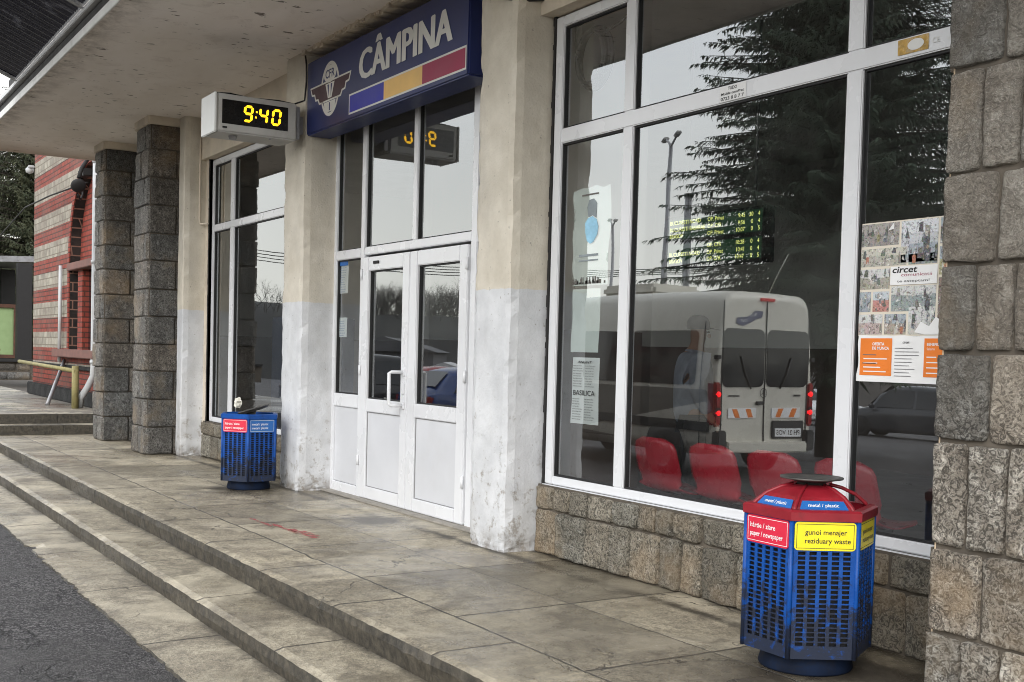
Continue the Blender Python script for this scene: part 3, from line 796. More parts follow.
# ------------------------------------------------------------------ litter bins
BIN_GROUP = 'hexagonal recycling bins on the platform'
def bin_blue(name):
    m = Mat(name); x, y, z = m.xyz()
    n = m.noise(9, 6, .7); f = m.noise(45, 4, .7)
    c = m.mix(m.ramp(n, .3, .7), (.002, .045, .22), (.005, .075, .34))
    low = m.ramp(z, .50, .08, 0, .24)
    g = m.ramp(m.math('ADD', m.noise(13, 8, .75, dist=.7), low), .57, .67, 0, .92)
    c = m.mix(g, c, (.018, .02, .024))
    c = m.mix(m.ramp(f, .66, .74, 0, .5), c, (.10, .17, .33))
    m.bump(f, .2, .003)
    return m.fin(c, .42, spec=.3)
M['binblue'] = bin_blue('worn_blue_paint')
M['binred'] = paint('worn_red_paint_lid', (.25, .010, .020), .42, .22, 8, dirt=(.06, .02, .02), dirt_amt=.8)
M['lblred'] = paint('red_label', (.62, .02, .055), .4, .08, 10, dirt=(.3, .02, .03), dirt_amt=.3)
M['lblyellow'] = paint('yellow_label', (.86, .72, .015), .4, .06, 10, dirt=(.45, .36, .05), dirt_amt=.3)
M['lblblue'] = paint('blue_label', (.015, .12, .40), .4, .08, 10)
M['white'] = paint('white_print', (.80, .80, .80), .5, .05, 10)
M['ink'] = paint('black_ink', (.015, .015, .015), .5, .1, 10)
M['basedark'] = paint('base_paint', (.006, .012, .03), .75, .4, 9, spec=.15, dirt=(.02, .018, .016), dirt_amt=.95)
M['bininside'] = paint('bin_inside', (.012, .012, .014), .9, .3, 8)
M['ash'] = paint('sooty_tin', (.085, .082, .078), .45, .4, 14, metal=.5, dirt=(.25, .23, .2), dirt_amt=.5)

def hex_pt(i, r, rot): a = rot + i * math.pi / 3; return Vector((r * math.cos(a), r * math.sin(a), 0))
def make_bin(loc, rot, label, red, plates):
    t = empty('litter_bin', loc, label, 'litter bin', BIN_GROUP)
    Rr = .279
    z0, z1, zr = .085, .545, .665
    # perforated panels: bars and slats with real gaps
    for i in range(6):
        a = hex_pt(i, Rr, rot); b2 = hex_pt(i + 1, Rr, rot)
        e = (b2 - a); L = e.length; e.normalize(); nrm = ((a + b2) / 2).normalized()
        mb = MB()
        def slab(u0, u1, v0, v1, th=.006):
            p0 = a + e * u0; p1 = a + e * u1
            mb.prism([p0 + Vector((0, 0, v0)), p1 + Vector((0, 0, v0)), p1 + Vector((0, 0, v1)), p0 + Vector((0, 0, v1))], -nrm * th)
        cols = 5; m0 = .030; sw = .031
        gap = (L - 2 * m0 - cols * sw) / (cols - 1)
        slab(0, L, z0, z0 + .05); slab(0, L, z1 - .01, zr)
        slab(0, m0, z0 + .05, z1 - .01); slab(L - m0, L, z0 + .05, z1 - .01)
        for c in range(cols):
            u0 = m0 + c * (sw + gap)
            if c < cols - 1: slab(u0 + sw, u0 + sw + gap, z0 + .05, z1 - .01)
            rows = 20; pit = (z1 - .01 - z0 - .05) / rows
            for r_ in range(rows):
                zz = z0 + .05 + r_ * pit
                slab(u0, u0 + sw, zz, zz + pit * .27, .005)
        mb.build('perforated_panel', M['binblue'], t)
        mb = MB(); mb.tube([a * .99 + Vector((0, 0, z0)), a * .99 + Vector((0, 0, zr))], .011, 8); mb.build('corner_post', M['binblue'], t)
    mb = MB(); pts = [hex_pt(i, Rr - .03, rot) for i in range(6)]
    mb.add([p + Vector((0, 0, z0 + .01)) for p in pts] + [p + Vector((0, 0, zr - .02)) for p in pts], [(i, (i + 1) % 6, 6 + (i + 1) % 6, 6 + i) for i in range(6)] + [tuple(range(6))])
    mb.build('liner', M['bininside'], t)
    mb = MB(); mb.lathe([(0, 0), (.195, 0), (.202, .01), (.188, .07), (.184, .088), (0, .088)], 40); mb.build('base', M['basedark'], t)
    # rim
    def hexring(mb, prof):
        k = len(prof)
        vs = []
        for i in range(6):
            for r_, z_ in prof: vs.append(hex_pt(i, r_, rot) + Vector((0, 0, z_)))
        mb.add(vs, [(i * k + j, ((i + 1) % 6) * k + j, ((i + 1) % 6) * k + (j + 1) % k, i * k + (j + 1) % k) for i in range(6) for j in range(k)])
    rim_m = M['binred'] if red else M['binblue']
    mb = MB(); hexring(mb, [(Rr + .014, zr - .002), (Rr + .016, zr + .034), (Rr + .004, zr + .042), (Rr - .03, zr + .042), (Rr - .032, zr - .002)]); mb.build('rim', rim_m, t)
    if red:
        # domed lid made of arched facets rising to the ashtray
        prof = [(.262, .672), (.235, .715), (.19, .752), (.13, .779), (.075, .792)]
        for i in range(6):
            mb = MB(); vs = []
            for r_, z_ in prof:
                p0 = hex_pt(i, r_, rot); p1 = hex_pt(i + 1, r_, rot)
                vs += [p0 + Vector((0, 0, z_)), p1 + Vector((0, 0, z_))]
            if i in plates['open']:      # the throw-in opening: only the ribs remain
                continue
            mb.add(vs, [(2 * j, 2 * j + 1, 2 * j + 3, 2 * j + 2) for j in range(len(prof) - 1)])
            mb.build('lid_facet', M['binred'], t)
        mb = MB()
        for i in range(6):
            mb.tube([hex_pt(i, r_ + .002, rot) + Vector((0, 0, z_)) for r_, z_ in prof], .009, 6)
        mb.build('lid_rib', M['binred'], t)
        mb = MB(); mb.lathe([(0, .782), (.06, .782), (.062, .80), (.085, .808), (.134, .817), (.135, .824), (.10, .82), (.06, .812), (0, .808)], 36); mb.build('ashtray', M['ash'], t)
    else:
        mb = MB(); 
        vs = []
        tl = Matrix.Rotation(R(17), 4, Vector((math.cos(rot), math.sin(rot) , 0)))
        bm = bmesh.new(); bmesh.ops.create_cone(bm, cap_ends=True, segments=32, radius1=.135, radius2=.155, depth=.022)
        mb.bm(bm, Matrix.Translation((0.02, .03, zr + .075)) @ tl)
        mb.tube([(0, 0, zr - .05), (0.01, .01, zr + .07)], .045, 12)
        mb.build('ashtray', M['ash'], t)
        mb = MB(); mb.add([hex_pt(i, Rr - .03, rot) + Vector((0, 0, zr + .0)) for i in range(6)], [tuple(range(6))]); mb.build('lid', M['bininside'], t)
    for i, mm, ink, lines in plates['labels']:
        a = hex_pt(i, Rr, rot); b2 = hex_pt(i + 1, Rr, rot); e = (b2 - a); L = e.length; e.normalize()
        nrm = ((a + b2) / 2).normalized()
        mb = MB()
        w0, w1, v0, v1 = .012, L - .012, z1 - .004, zr - .006
        pts = []
        rr = .016
        for cx_, cy_, s0 in ((w1 - rr, v1 - rr, 0), (w0 + rr, v1 - rr, 90), (w0 + rr, v0 + rr, 180), (w1 - rr, v0 + rr, 270)):
            for k in range(5):
                an = R(s0 + k * 22.5); pts.append(a + e * (cx_ + rr * math.cos(an)) + Vector((0, 0, cy_ + rr * math.sin(an))) + nrm * .001)
        mb.prism(pts, nrm * .003)
        pl = mb.build('label_plate', M[mm], t)
        # e runs counter-clockwise seen from above, i.e. to the right seen from outside
        q = Print(a + nrm * .004, e, (0, 0, 1), .0008)
        for k, ln in enumerate(lines):
            q.text(ln, .055 if ink == 'ink' else .034, v1 - .052 - .036 * k, h=.022, bold=.012, mx=L - .08)
        q.build('lettering', M[ink], pl)
        q = Print(a + nrm * .004, e, (0, 0, 1), .0006); q.frame(w0 + .008, v0 + .008, w1 - .008, v1 - .008, .0022); q.build('border', M[ink], pl)
    for i, mm, lines in plates.get('lid', []):
        r0, h0 = .244, .704; r1, h1 = .212, .737
        a = hex_pt(i, r0, rot) + Vector((0, 0, h0)); b2 = hex_pt(i + 1, r0, rot) + Vector((0, 0, h0)); c2 = hex_pt(i, r1, rot) + Vector((0, 0, h1))
        e = (b2 - a); L = e.length; e.normalize(); mid = (hex_pt(i, r1, rot) + hex_pt(i + 1, r1, rot)) / 2 + Vector((0, 0, h1)) - (a + b2) / 2
        H = mid.length; ey = mid.normalized(); nn = e.cross(ey)
        mb = MB(); mb.prism([a + e * .02 + nn * .003, a + e * (L - .02) + nn * .003, a + e * (L - .035) + ey * H + nn * .003, a + e * .035 + ey * H + nn * .003], nn * .002)
        pl = mb.build('label_plate', M[mm], t)
        q = Print(a + nn * .005, e, ey, .001); q.text(lines, L / 2, H * .3, h=.017, bold=.01, align='C', mx=L - .08); q.build('lettering', M['white'], pl)
    return t
# orientation: a corner towards the camera
def cam_ang(x, y): return math.atan2(-4.346 - y, 0 - x)
xb, yb = -3.565, -.56
ra = cam_ang(xb, yb) - R(15)
# faces: index 0 runs from the corner at angle `rot` counter-clockwise (to the right seen from outside)
make_bin((xb, yb, 0), ra, 'blue perforated hexagonal bin with domed red lid and yellow label below the big window', True,
  {'open': (1, 2), 'labels': [(5, 'lblred', 'white', ['hârtie / ziare', 'paper / newspaper']), (0, 'lblyellow', 'ink', ['gunoi menajer', 'reziduary waste']), (1, 'lblyellow', 'ink', ['gunoi menajer', 'reziduary waste'])],
   'lid': [(5, 'lblblue', 'metal / plastic'), (0, 'lblblue', 'metal / plastic')]})
xb, yb = -10.55, -.62
ra = cam_ang(xb, yb) - R(2)
make_bin((xb, yb, 0), ra, 'all-blue perforated hexagonal bin with tilted ashtray on top, beside the far window', False,
  {'open': (), 'labels': [(5, 'lblred', 'white', ['hârtie / ziare', 'paper / newspaper']), (0, 'lblblue', 'white', ['metal / plastic', 'metal / plastic'])]})
mb = MB(); bm = bmesh.new(); bmesh.ops.create_cube(bm, size=1); bmesh.ops.subdivide_edges(bm, edges=bm.edges, cuts=3, use_grid_fill=True)
for v in bm.verts:
    v.co = Vector((v.co.x * .055, v.co.y * .05, v.co.z * .075)); v.co += Vector((noise.noise(v.co * 30), noise.noise(v.co * 30 + Vector((5, 0, 0))), noise.noise(v.co * 28 + Vector((0, 9, 0))))) * .012
mb.bm(bm, Matrix.Translation((-10.60, -.72, .80)) @ Matrix.Rotation(R(25), 4, 'Y'))
tag(mb.build('paper_cup', paint('crumpled_paper', (.72, .70, .62), .8, .15, 20)), 'crumpled white paper cup lying on top of the far blue bin', 'litter')

# ------------------------------------------------------------------ notices
def sheet(name, x0, x1, z0, z1, y, m, label, cat, ragged=0.0, curl=.0, seed=1, group=None):
    n = 16; vs = []; fs = []
    for j in range(n + 1):
        for i in range(n + 1):
            u = i / n; v = j / n
            x = x0 + (x1 - x0) * u; z = z0 + (z1 - z0) * v
            if ragged and i in (0,): x += max(-.2, noise.noise(Vector((seed, z * 7, 1)))) * ragged + ragged * .4
            if ragged and j in (n,): z += noise.noise(Vector((x * 9, seed, 2))) * ragged * .5
            yy = y + curl * (noise.noise(Vector((x * 4, z * 4, seed))) - .3) * .02
            vs.append((x, yy, z))
    for j in range(n):
        for i in range(n): fs.append((j * (n + 1) + i, j * (n + 1) + i + 1, (j + 1) * (n + 1) + i + 1, (j + 1) * (n + 1) + i))
    mb = MB(); mb.add(vs, fs, True)
    o = mb.build(name, m)
    return tag(o, label, cat, group)
paperw = paint('white_paper', (.72, .76, .75), .7, .04, 5)
paperg = paint('pale_green_paper', (.62, .70, .66), .7, .05, 5)
G_Y = .046   # behind the glass
# torn health poster
mask_o = sheet('poster', -6.30, -5.885, 1.775, 2.40, G_Y, paperg, 'torn pale poster with a blue face mask at the top of the narrow pane', 'poster', ragged=.06, curl=1, seed=3)
q = Print((-6.3, G_Y - .012, 1.775), (1, 0, 0), (0, 0, 1)); q.poly([(.185, .285), (.165, .34), (.16, .40), (.19, .43), (.24, .44), (.285, .415), (.305, .37), (.295, .32), (.255, .275), (.22, .265)])
q.build('mask_picture', paint('mask_blue', (.30, .56, .74), .6, .3, 9), mask_o)
q = Print((-6.3, G_Y - .012, 1.775), (1, 0, 0), (0, 0, 1), .0014); q.poly([(.195, .435), (.18, .50), (.20, .545), (.25, .55), (.285, .52), (.28, .425), (.24, .445)]); q.rect(.10, .185, .31, .20); q.rect(.10, .155, .31, .165); q.build('dark_picture', paint('poster_grey', (.25, .29, .31), .6, .2, 10), mask_o)
q = Print((-6.3, G_Y - .012, 1.775), (1, 0, 0), (0, 0, 1), .0016)
for k in range(46): 
    x_ = rnd.uniform(.02, .39); s_ = rnd.uniform(.004, .014)
    q.rect(x_, .01, x_ + s_, .01 + rnd.uniform(.005, .05) * (1 if rnd.random() < .5 else .5))
q.rect(.12, .575, .30, .585)
q.build('crowd_picture', paint('poster_ink', (.13, .12, .11), .6, .3, 12), mask_o)
sheet('paper_sheet', -6.27, -5.97, 1.346, 1.755, G_Y + .004, paperg, 'plain pale sheet of paper taped below the torn poster', 'notice', curl=1, seed=7)
bas = sheet('paper_notice', -6.247, -5.952, .883, 1.312, G_Y, paperw, 'white printed notice headed BASILICA low in the narrow pane', 'notice', curl=.6, seed=9)
q = Print((-6.247, G_Y - .014, .883), (1, 0, 0), (0, 0, 1))
q.text('BASILICA', .148, .185, h=.034, w=.235, bold=.004, align='C')
q.text('ANUNT', .148, .392, h=.016, w=.16, bold=.02, align='C', shear=.2)
words = 'program liturgic sfanta biserica duminica miercuri ora slujba pelerinaj mai multe detalii telefon transport parcare bilete'.split()
for k in range(22):
    yy = .372 - k * .0165
    if .165 < yy < .225: continue
    for xx, mxw in ((.022, .115), (.155, .12)):
        q.text(' '.join(rnd.sample(words, 3)), xx, yy, h=.0085, mx=mxw * rnd.uniform(.6, 1))
q.build('print', M['ink'], bas)
for z0, z1, w, lab, hd in ((1.845, 2.14, .24, 'white notice with a blue heading strip taped inside the left sidelight', True), (1.44, 1.622, .225, 'small plain white notice taped below the blue-headed one', False)):
    o = sheet('paper_notice', -10.09, -10.09 + w * .74, z0, z1, .078 - .004, paperw, lab, 'notice', curl=.3, seed=z0)
    q = Print((-10.09, .071 - .006, z0), (1, 0, 0), (0, 0, 1))
    hh = z1 - z0
    for k in range(int(hh / .022) - (2 if hd else 1)):
        q.text(' '.join(rnd.sample(words, 3)), .015, .012 + k * .022, h=.010, mx=w * .6 * rnd.uniform(.6, 1))
    q.build('print', paint('blue_ink', (.08, .14, .30), .6), o)
    if hd: Print((-10.09, .071 - .006, z0), (1, 0, 0), (0, 0, 1)).rect(0, hh - .04, w * .74, hh).build('heading', M['lblblue'], o)
# circet poster: a grid of job photographs, logo in the middle
def collage():
    m = Mat('collage_print'); t = m.attr()
    hs = m.node('ShaderNodeHueSaturation'); m.put(hs.inputs['Color'], m.noise(75, 6, .8, dist=1.5, col=True)); hs.inputs['Saturation'].default_value = .55
    bc = m.node('ShaderNodeBrightContrast'); m.put(bc.inputs[0], hs.outputs[0]); bc.inputs['Contrast'].default_value = 1.6; bc.inputs['Bright'].default_value = -.22
    c = m.mix(.32, t, bc.outputs[0])
    c = m.mix(m.ramp(m.noise(90, 4, .75), .52, .62, 0, .75), c, m.mix(1.0, t, (.10, .10, .11), 'MULTIPLY'))
    c = m.mix(m.ramp(m.noise(50, 5, .7), .60, .66, 0, .8), c, (.82, .81, .80))
    return m.fin(c, .35)
po = sheet('poster', -3.865, -3.30, 1.452, 1.985, .028, paint('poster_border', (.72, .66, .56), .4, .05, 6), 'glossy circet recruitment poster collage of work photographs in the right-hand pane', 'poster')
O = Vector((-3.865, .027, 1.452)); Wp, Hp = .565, .533
mb = MB()
cells = [(0, .0, .28, .2), (.28, 0, .52, .2), (.52, 0, .80, .26), (.8, 0, 1, .5), (0, .2, .15, .40), (.15, .2, .34, .4), (.34, .2, .8, .44), (0, .40, .34, .60), (0, .60, .5, .78), (.5, .60, .8, .80), (.8, .5, 1, .76), (0, .78, .42, 1), (.42, .62, .8, 1), (.8, .76, 1, 1)]
tones = [(.55, .42, .40), (.42, .34, .26), (.62, .60, .55), (.18, .12, .09), (.28, .33, .38), (.6, .22, .18), (.30, .36, .36), (.40, .38, .30), (.52, .50, .42), (.22, .27, .26), (.48, .45, .22), (.3, .27, .25), (.66, .68, .72), (.35, .33, .32)]
for (a, b_, c, d), tn in zip(cells, tones):
    mb.cur = tn; g_ = .006
    x0_, x1_, z0_, z1_ = a * Wp + g_, c * Wp - g_, b_ * Hp + g_, d * Hp - g_
    def fl(pts, col, k):
        mb.cur = col; mb.add([O + Vector((min(max(px, x0_), x1_), -k, min(max(pz, z0_), z1_))) for px, pz in pts], [tuple(range(len(pts)))])
    wv, hv = x1_ - x0_, z1_ - z0_
    fl([(x0_, z0_), (x1_, z0_), (x1_, z1_), (x0_, z1_)], tn, 0)
    hz_ = z0_ + hv * rnd.uniform(.45, .7); sk_ = rnd.choice([(.62, .68, .74), (.74, .75, .74), (.40, .46, .52), tuple(v * 1.3 for v in tn)])
    fl([(x0_, hz_), (x0_ + wv * .5, hz_ + hv * rnd.uniform(-.08, .1)), (x1_, hz_), (x1_, z1_), (x0_, z1_)], sk_, .0003)
    for q_ in range(int(16 * (.4 + wv * hv * 14))):
        bx_ = rnd.uniform(x0_, x1_); bz_ = rnd.uniform(z0_, z0_ + hv * .75); ww = rnd.uniform(.006, .03); hh_ = rnd.uniform(.006, .05)
        cc_ = rnd.choice([(.03, .03, .035), (.10, .085, .07), (.20, .17, .13), (.33, .31, .28), (.62, .60, .56), (.07, .10, .06), (.14, .17, .20)])
        fl([(bx_, bz_), (bx_ + ww, bz_ + rnd.uniform(-.006, .006)), (bx_ + ww * rnd.uniform(.4, 1.1), bz_ + hh_), (bx_ + ww * rnd.uniform(-.1, .5), bz_ + hh_ * rnd.uniform(.6, 1.1))], cc_, .0005 + q_ * .00002)
    for q_ in range(rnd.choice((0, 1, 1, 2))):      # workers
        bx_ = rnd.uniform(x0_ + .01, max(x0_ + .011, x1_ - .02)); bz_ = rnd.uniform(z0_, z0_ + hv * .3); s_ = min(hv * .6, .085) * rnd.uniform(.7, 1.1)
        cc_ = rnd.choice([(.50, .14, .04), (.30, .28, .08), (.04, .045, .06), (.04, .045, .06), (.55, .54, .52)])
        fl([(bx_ - s_ * .16, bz_), (bx_ + s_ * .16, bz_), (bx_ + s_ * .2, bz_ + s_ * .62), (bx_, bz_ + s_ * .72), (bx_ - s_ * .2, bz_ + s_ * .6)], cc_, .0012 + q_ * .0001)
        fl([(bx_ + s_ * .1 * math.cos(t_ * .785), bz_ + s_ * .82 + s_ * .12 * math.sin(t_ * .785)) for t_ in range(8)], rnd.choice([(.45, .30, .22), (.75, .70, .66), (.05, .04, .04)]), .0015 + q_ * .0001)
mb.build('photo_collage', collage(), po)
q = Print((-3.865, .0245, 1.452), (1, 0, 0), (0, 0, 1)); q.rect(.34 * Wp, .44 * Hp, .80 * Wp, .60 * Hp); q.poly([(.30 * Wp, .92 * Hp), (.36 * Wp, .99 * Hp)] + [(.36 * Wp, .93 * Hp)]); 
q.poly([(.60 * Wp, .03 * Hp), (.66 * Wp, .12 * Hp), (.74 * Wp, .08 * Hp), (.80 * Wp, .16 * Hp), (.90 * Wp, .10 * Hp), (1.0 * Wp, .14 * Hp), (1.0 * Wp, .01 * Hp), (.7 * Wp, .01 * Hp)])
q.build('logo_panel', M['white'], po)
q = Print((-3.865, .0245, 1.452), (1, 0, 0), (0, 0, 1), .002); q.text('circet', .36 * Wp, .545 * Hp, h=.030, w=.14, bold=.02, shear=.15); q.text('te asteptam!', .41 * Wp, .462 * Hp, h=.012, w=.18); q.build('logo_lettering', M['ink'], po)
q = Print((-3.865, .0245, 1.452), (1, 0, 0), (0, 0, 1), .002); q.text('comunicatii', .45 * Wp, .512 * Hp, h=.016, w=.17); q.build('logo_subtitle', M['signred'], po)
le = sheet('leaflet', -3.862, -3.30, 1.235, 1.452, .024, M['white'], 'white and orange job offer leaflet taped under the collage poster', 'notice', ragged=.03, seed=5)
orange = paint('orange_print', (.78, .20, .02), .5, .06, 8)
q = Print((-3.862, .0232, 1.235), (1, 0, 0), (0, 0, 1)); q.rect(.028, .03, .215, .205); q.rect(.395, .03, .55, .205); q.build('orange_block', orange, le)
q = Print((-3.862, .0232, 1.235), (1, 0, 0), (0, 0, 1), .0018); q.text('OFERTA', .10, .172, h=.014, bold=.03, mx=.09); q.text('DE MUNCA', .10, .152, h=.014, bold=.03, mx=.105); q.text('BENEFICII', .41, .172, h=.013, bold=.02, mx=.09); q.text('Salariu', .41, .152, h=.012, mx=.08)
for k in range(4): q.rect(.05, .046 + k * .02, .05 + rnd.uniform(.08, .15), .051 + k * .02); q.rect(.41, .046 + k * .024, .41 + rnd.uniform(.05, .1), .051 + k * .024)
q.build('white_print', M['white'], le)
q = Print((-3.862, .0232, 1.235), (1, 0, 0), (0, 0, 1), .0018); q.text('circet', .275, .182, h=.012, bold=.02, mx=.07)
for k in range(9): q.rect(.232, .03 + k * .016, .232 + rnd.uniform(.08, .14), .0325 + k * .016)
for k in (0, 1): q.rect(.045, .125 - .04 * k, .125, .129 - .04 * k)
q.build('dark_print', paint('grey_ink', (.12, .12, .13), .6), le)
# small stickers on the transom
o = plane_mb(-3.66, -3.49, -.0015, 2.735, 2.805).build('sticker', paint('worn_gold_sticker', (.42, .26, .06), .6, .4, 30, dirt=(.6, .55, .45), dirt_amt=.8)); tag(o, 'worn brown and gold sticker on the white transom above the poster', 'sticker')
q = Print((-3.66, -.0015, 2.735), (1, 0, 0), (0, 0, 1)); q.disc(.10, .035, .045, .025); q.text('CE', .19, .02, h=.025); q.text('cam', .27, .02, h=.018); q.build('print', M['signwhite'], o)
o = plane_mb(-4.86, -4.655, -.0015, 2.722, 2.806).build('sticker', paint('white_sticker', (.74, .74, .74), .5, .04, 8)); tag(o, 'white sticker with a phone number printed in blue on the transom', 'sticker')
q = Print((-4.86, -.0015, 2.722), (1, 0, 0), (0, 0, 1)); q.text('TUDO', .10, .060, h=.018, bold=.02, align='C'); q.text('Mobile comPrat', .10, .036, h=.014, w=.18, bold=.02, align='C', shear=.2); q.text('0723 8 8 7 7', .10, .008, h=.018, w=.18, bold=.02, align='C'); q.build('print', M['ink'], o)
# ------------------------------------------------------------------ inside the hall: seats, board, person, machine
M['seatred'] = paint('red_plastic_seat', (.42, .018, .035), .28, .1, 5)
M['chrome'] = paint('dull_chrome', (.35, .35, .36), .3, .1, 6, metal=.9)
def seat_shell():
    mb = MB(); nu, nv = 12, 18
    prof = []   # (y forward into the hall, z)
    for i in range(nv + 1):
        t = i / nv
        if t < .5:
            k = t / .5; prof.append((.0 + .075 * k + .02 * k * k, .80 - .335 * k))
        else:
            k = (t - .5) / .5; prof.append((.10 + .36 * k, .465 - .045 * math.sin(min(1, k * 2.2) * math.pi / 2) + .03 * k * k))
    vs = []
    for i, (y, z) in enumerate(prof):
        t = i / nv
        w = .205 + .015 * math.sin(t * math.pi) - (.035 if t < .001 else 0)
        if t < .12: w -= .06 * (1 - t / .12) ** 2
        if t > .88: w -= .05 * ((t - .88) / .12) ** 2
        if .38 < t < .58: w -= .02
        for k in range(nu + 1):
            u = -1 + 2 * k / nu
            vs.append((u * w, y + (.045 * u * u * (1 if t < .5 else 0)), z + (.02 * u * u if t >= .5 else 0) - (.012 * u * u if t < .05 else 0)))
    fs = [(i * (nu + 1) + k, i * (nu + 1) + k + 1, (i + 1) * (nu + 1) + k + 1, (i + 1) * (nu + 1) + k) for i in range(nv) for k in range(nu)]
    mb.add(vs, fs, True)
    return mb
def make_seat(loc, label):
    t = empty('waiting_seat', loc, label, 'seat', 'red plastic seats in a row inside the big window')
    o = seat_shell().build('shell', M['seatred'], t)
    md = o.modifiers.new('thick', 'SOLIDIFY'); md.thickness = .008
    mb = MB(); mb.box(-.02, .02, .10, .44, .385, .42); mb.tube([(0, .27, .39), (0, .27, .03)], .022, 10); mb.tube([(0, .06, .02), (0, .48, .02)], .018, 8); mb.box(-.27, .27, .25, .29, .36, .385)
    mb.build('leg', M['chrome'], t)
    return t
names = ['leftmost of the four red seats seen through the big window', 'red seat second from the left, below the rear corner of the reflected van', 'red seat just left of the red-lidded bin, third in the row', 'rightmost red seat, crossing the white mullion behind the red-lidded bin']
s0 = make_seat((-5.86, .38, .014), names[0])
def dup(root, loc, label=None, rz=None, group=None):
    r = root.copy(); COL.objects.link(r); r.location = loc
    if rz is not None: r.rotation_euler = (0, 0, rz)
    if label: r['label'] = label
    if group: r['group'] = group
    for ch in list(root.children):
        c = ch.copy(); COL.objects.link(c); c.parent = r
        for g_ in ch.children:
            d = g_.copy(); COL.objects.link(d); d.parent = c
    return r
for x, nm in zip((-5.315, -4.80, -4.275), names[1:]): dup(s0, (x, .38, .014), nm)
t = dup(s0, (-12.55, .85, .014), 'red plastic seat glimpsed in the far window behind the blue bin', 1.2, 'red plastic seat by the far window')

# departure board
DB = empty('departure_board', (-7.12, 2.0, 2.08), 'dark departure board with yellow-green lines of train times seen through the big window', 'display board')
mb = MB(); mb.box(-.60, .57, 0, .12, 0, .43, .008); mb.build('casing', M['matblack'], DB)
mb = MB(); 
for x_ in (-.4, .4): mb.tube([(x_, .06, .43), (x_, .06, 1.87)], .012, 8)
mb.build('hanger', M['steel'], DB)
gr = emis('board_green_glow', (.010, .045, .018), .55)
mb = MB()
for z0, z1 in ((.235, .405), (.03, .195)): mb.quad((-.57, -.0012, z0), (.55, -.0012, z0), (.55, -.0012, z1), (-.57, -.0012, z1))
scr = mb.build('screen', gr, DB)
q = Print((-.57, -.0012, 0), (1, 0, 0), (0, 0, 1), .001)
rows = [('BUCURESTI NORD', 'OP. Privat', '9:45', '30', '4'), ('BUCURESTI BASARAB', 'OP. CFR', '9:56', '0', '4'), ('BRASOV', 'OP. Privat', '10:07', '0', '5'), ('', 'OP. CFR', '10:28', '0', '4'), ('BUCURESTI NORD', 'OP. Privat', '10:41', '0', '4'), ('BRASOV', 'OP. CFR', '10:47', '0', '5')]
for k, (a, b_, c, d, e) in enumerate(rows):
    zz = (.358, .302, .247)[k % 3] if k < 3 else (.150, .094, .039)[k % 3]
    q.text(a, .03, zz, h=.034, mx=.45); q.text(b_, .50, zz, h=.034, mx=.22); q.text(c, .93, zz, h=.034, align='R'); q.text(d, 1.02, zz, h=.034, align='R'); q.text(e, 1.095, zz, h=.034, align='R')
q.build('lettering', emis('board_letters', (.80, .85, .22), 1.35), scr)

# person waiting inside
PE = empty('person', (-7.36, 2.05, .014), 'person in grey-blue jacket and dark cap standing inside the hall', 'person', None, R(62))
PE.scale = (.95, .95, .95)
def skin(name, joints, edges, m, parent, sub=2):
    me = bpy.data.meshes.new(name); me.from_pydata([j[0] for j in joints], edges, [])
    o = bpy.data.objects.new(name, me); COL.objects.link(o)
    sk = o.modifiers.new('s', 'SKIN'); sk.use_smooth_shade = True
    for i, j in enumerate(joints):
        r = j[1] if isinstance(j[1], tuple) else (j[1], j[1])
        me.skin_vertices[0].data[i].radius = r
        me.skin_vertices[0].data[i].use_root = (i == 0)
    sb = o.modifiers.new('d', 'SUBSURF'); sb.levels = sub; sb.render_levels = sub
    dg = bpy.context.evaluated_depsgraph_get(); dg.update()
    m2 = bpy.data.meshes.new_from_object(o.evaluated_get(dg))
    bpy.data.objects.remove(o); m2.name = name
    m2.materials.clear(); m2.materials.append(m)
    return link(name, m2, parent)
skinm = paint('skin', (.46, .29, .21), .5, .08, 12)
# local: x is forward
J = [((0, 0, .93), (.15, .115)), ((.0, 0, 1.10), (.15, .115)), ((0, 0, 1.30), (.185, .12)), ((0, 0, 1.41), (.13, .09)), ((.02, 0, 1.49), .052), ((.03, 0, 1.565), (.078, .09)), ((.03, 0, 1.64), (.075, .088)), ((.03, 0, 1.69), (.05, .06)),
     ((0, .20, 1.37), .062), ((-.03, .25, 1.10), .048), ((.10, .24, .88), .036), ((.14, .235, .83), .032), ((0, -.20, 1.37), .062), ((-.03, -.25, 1.10), .048), ((.10, -.24, .88), .036), ((.14, -.235, .83), .032),
     ((0, .09, .84), .088), ((.01, .10, .48), .062), ((-.02, .10, .11), .045), ((.10, .115, .04), .04), ((0, -.09, .84), .088), ((.03, -.10, .48), .062), ((.01, -.10, .11), .045), ((.13, -.115, .04), .04)]
E_ = [(0, 1), (1, 2), (2, 3), (3, 4), (4, 5), (5, 6), (6, 7), (2, 8), (8, 9), (9, 10), (10, 11), (2, 12), (12, 13), (13, 14), (14, 15), (0, 16), (16, 17), (17, 18), (18, 19), (0, 20), (20, 21), (21, 22), (22, 23)]
skin('body', J, E_, skinm, PE)
jk = paint('grey_blue_jacket', (.36, .40, .48), .85, .18, 8)
JJ = [((0, 0, .74), (.19, .16)), ((0, 0, 1.05), (.19, .155)), ((0, 0, 1.30), (.225, .15)), ((0, 0, 1.42), (.13, .10)), ((.01, 0, 1.47), (.075, .075)), ((0, .215, 1.37), .088), ((-.03, .265, 1.10), .076), ((.085, .25, .91), .062), ((0, -.215, 1.37), .088), ((-.03, -.265, 1.10), .076), ((.085, -.25, .91), .062)]
skin('jacket', JJ, [(0, 1), (1, 2), (2, 3), (3, 4), (2, 5), (5, 6), (6, 7), (2, 8), (8, 9), (9, 10)], jk, PE)
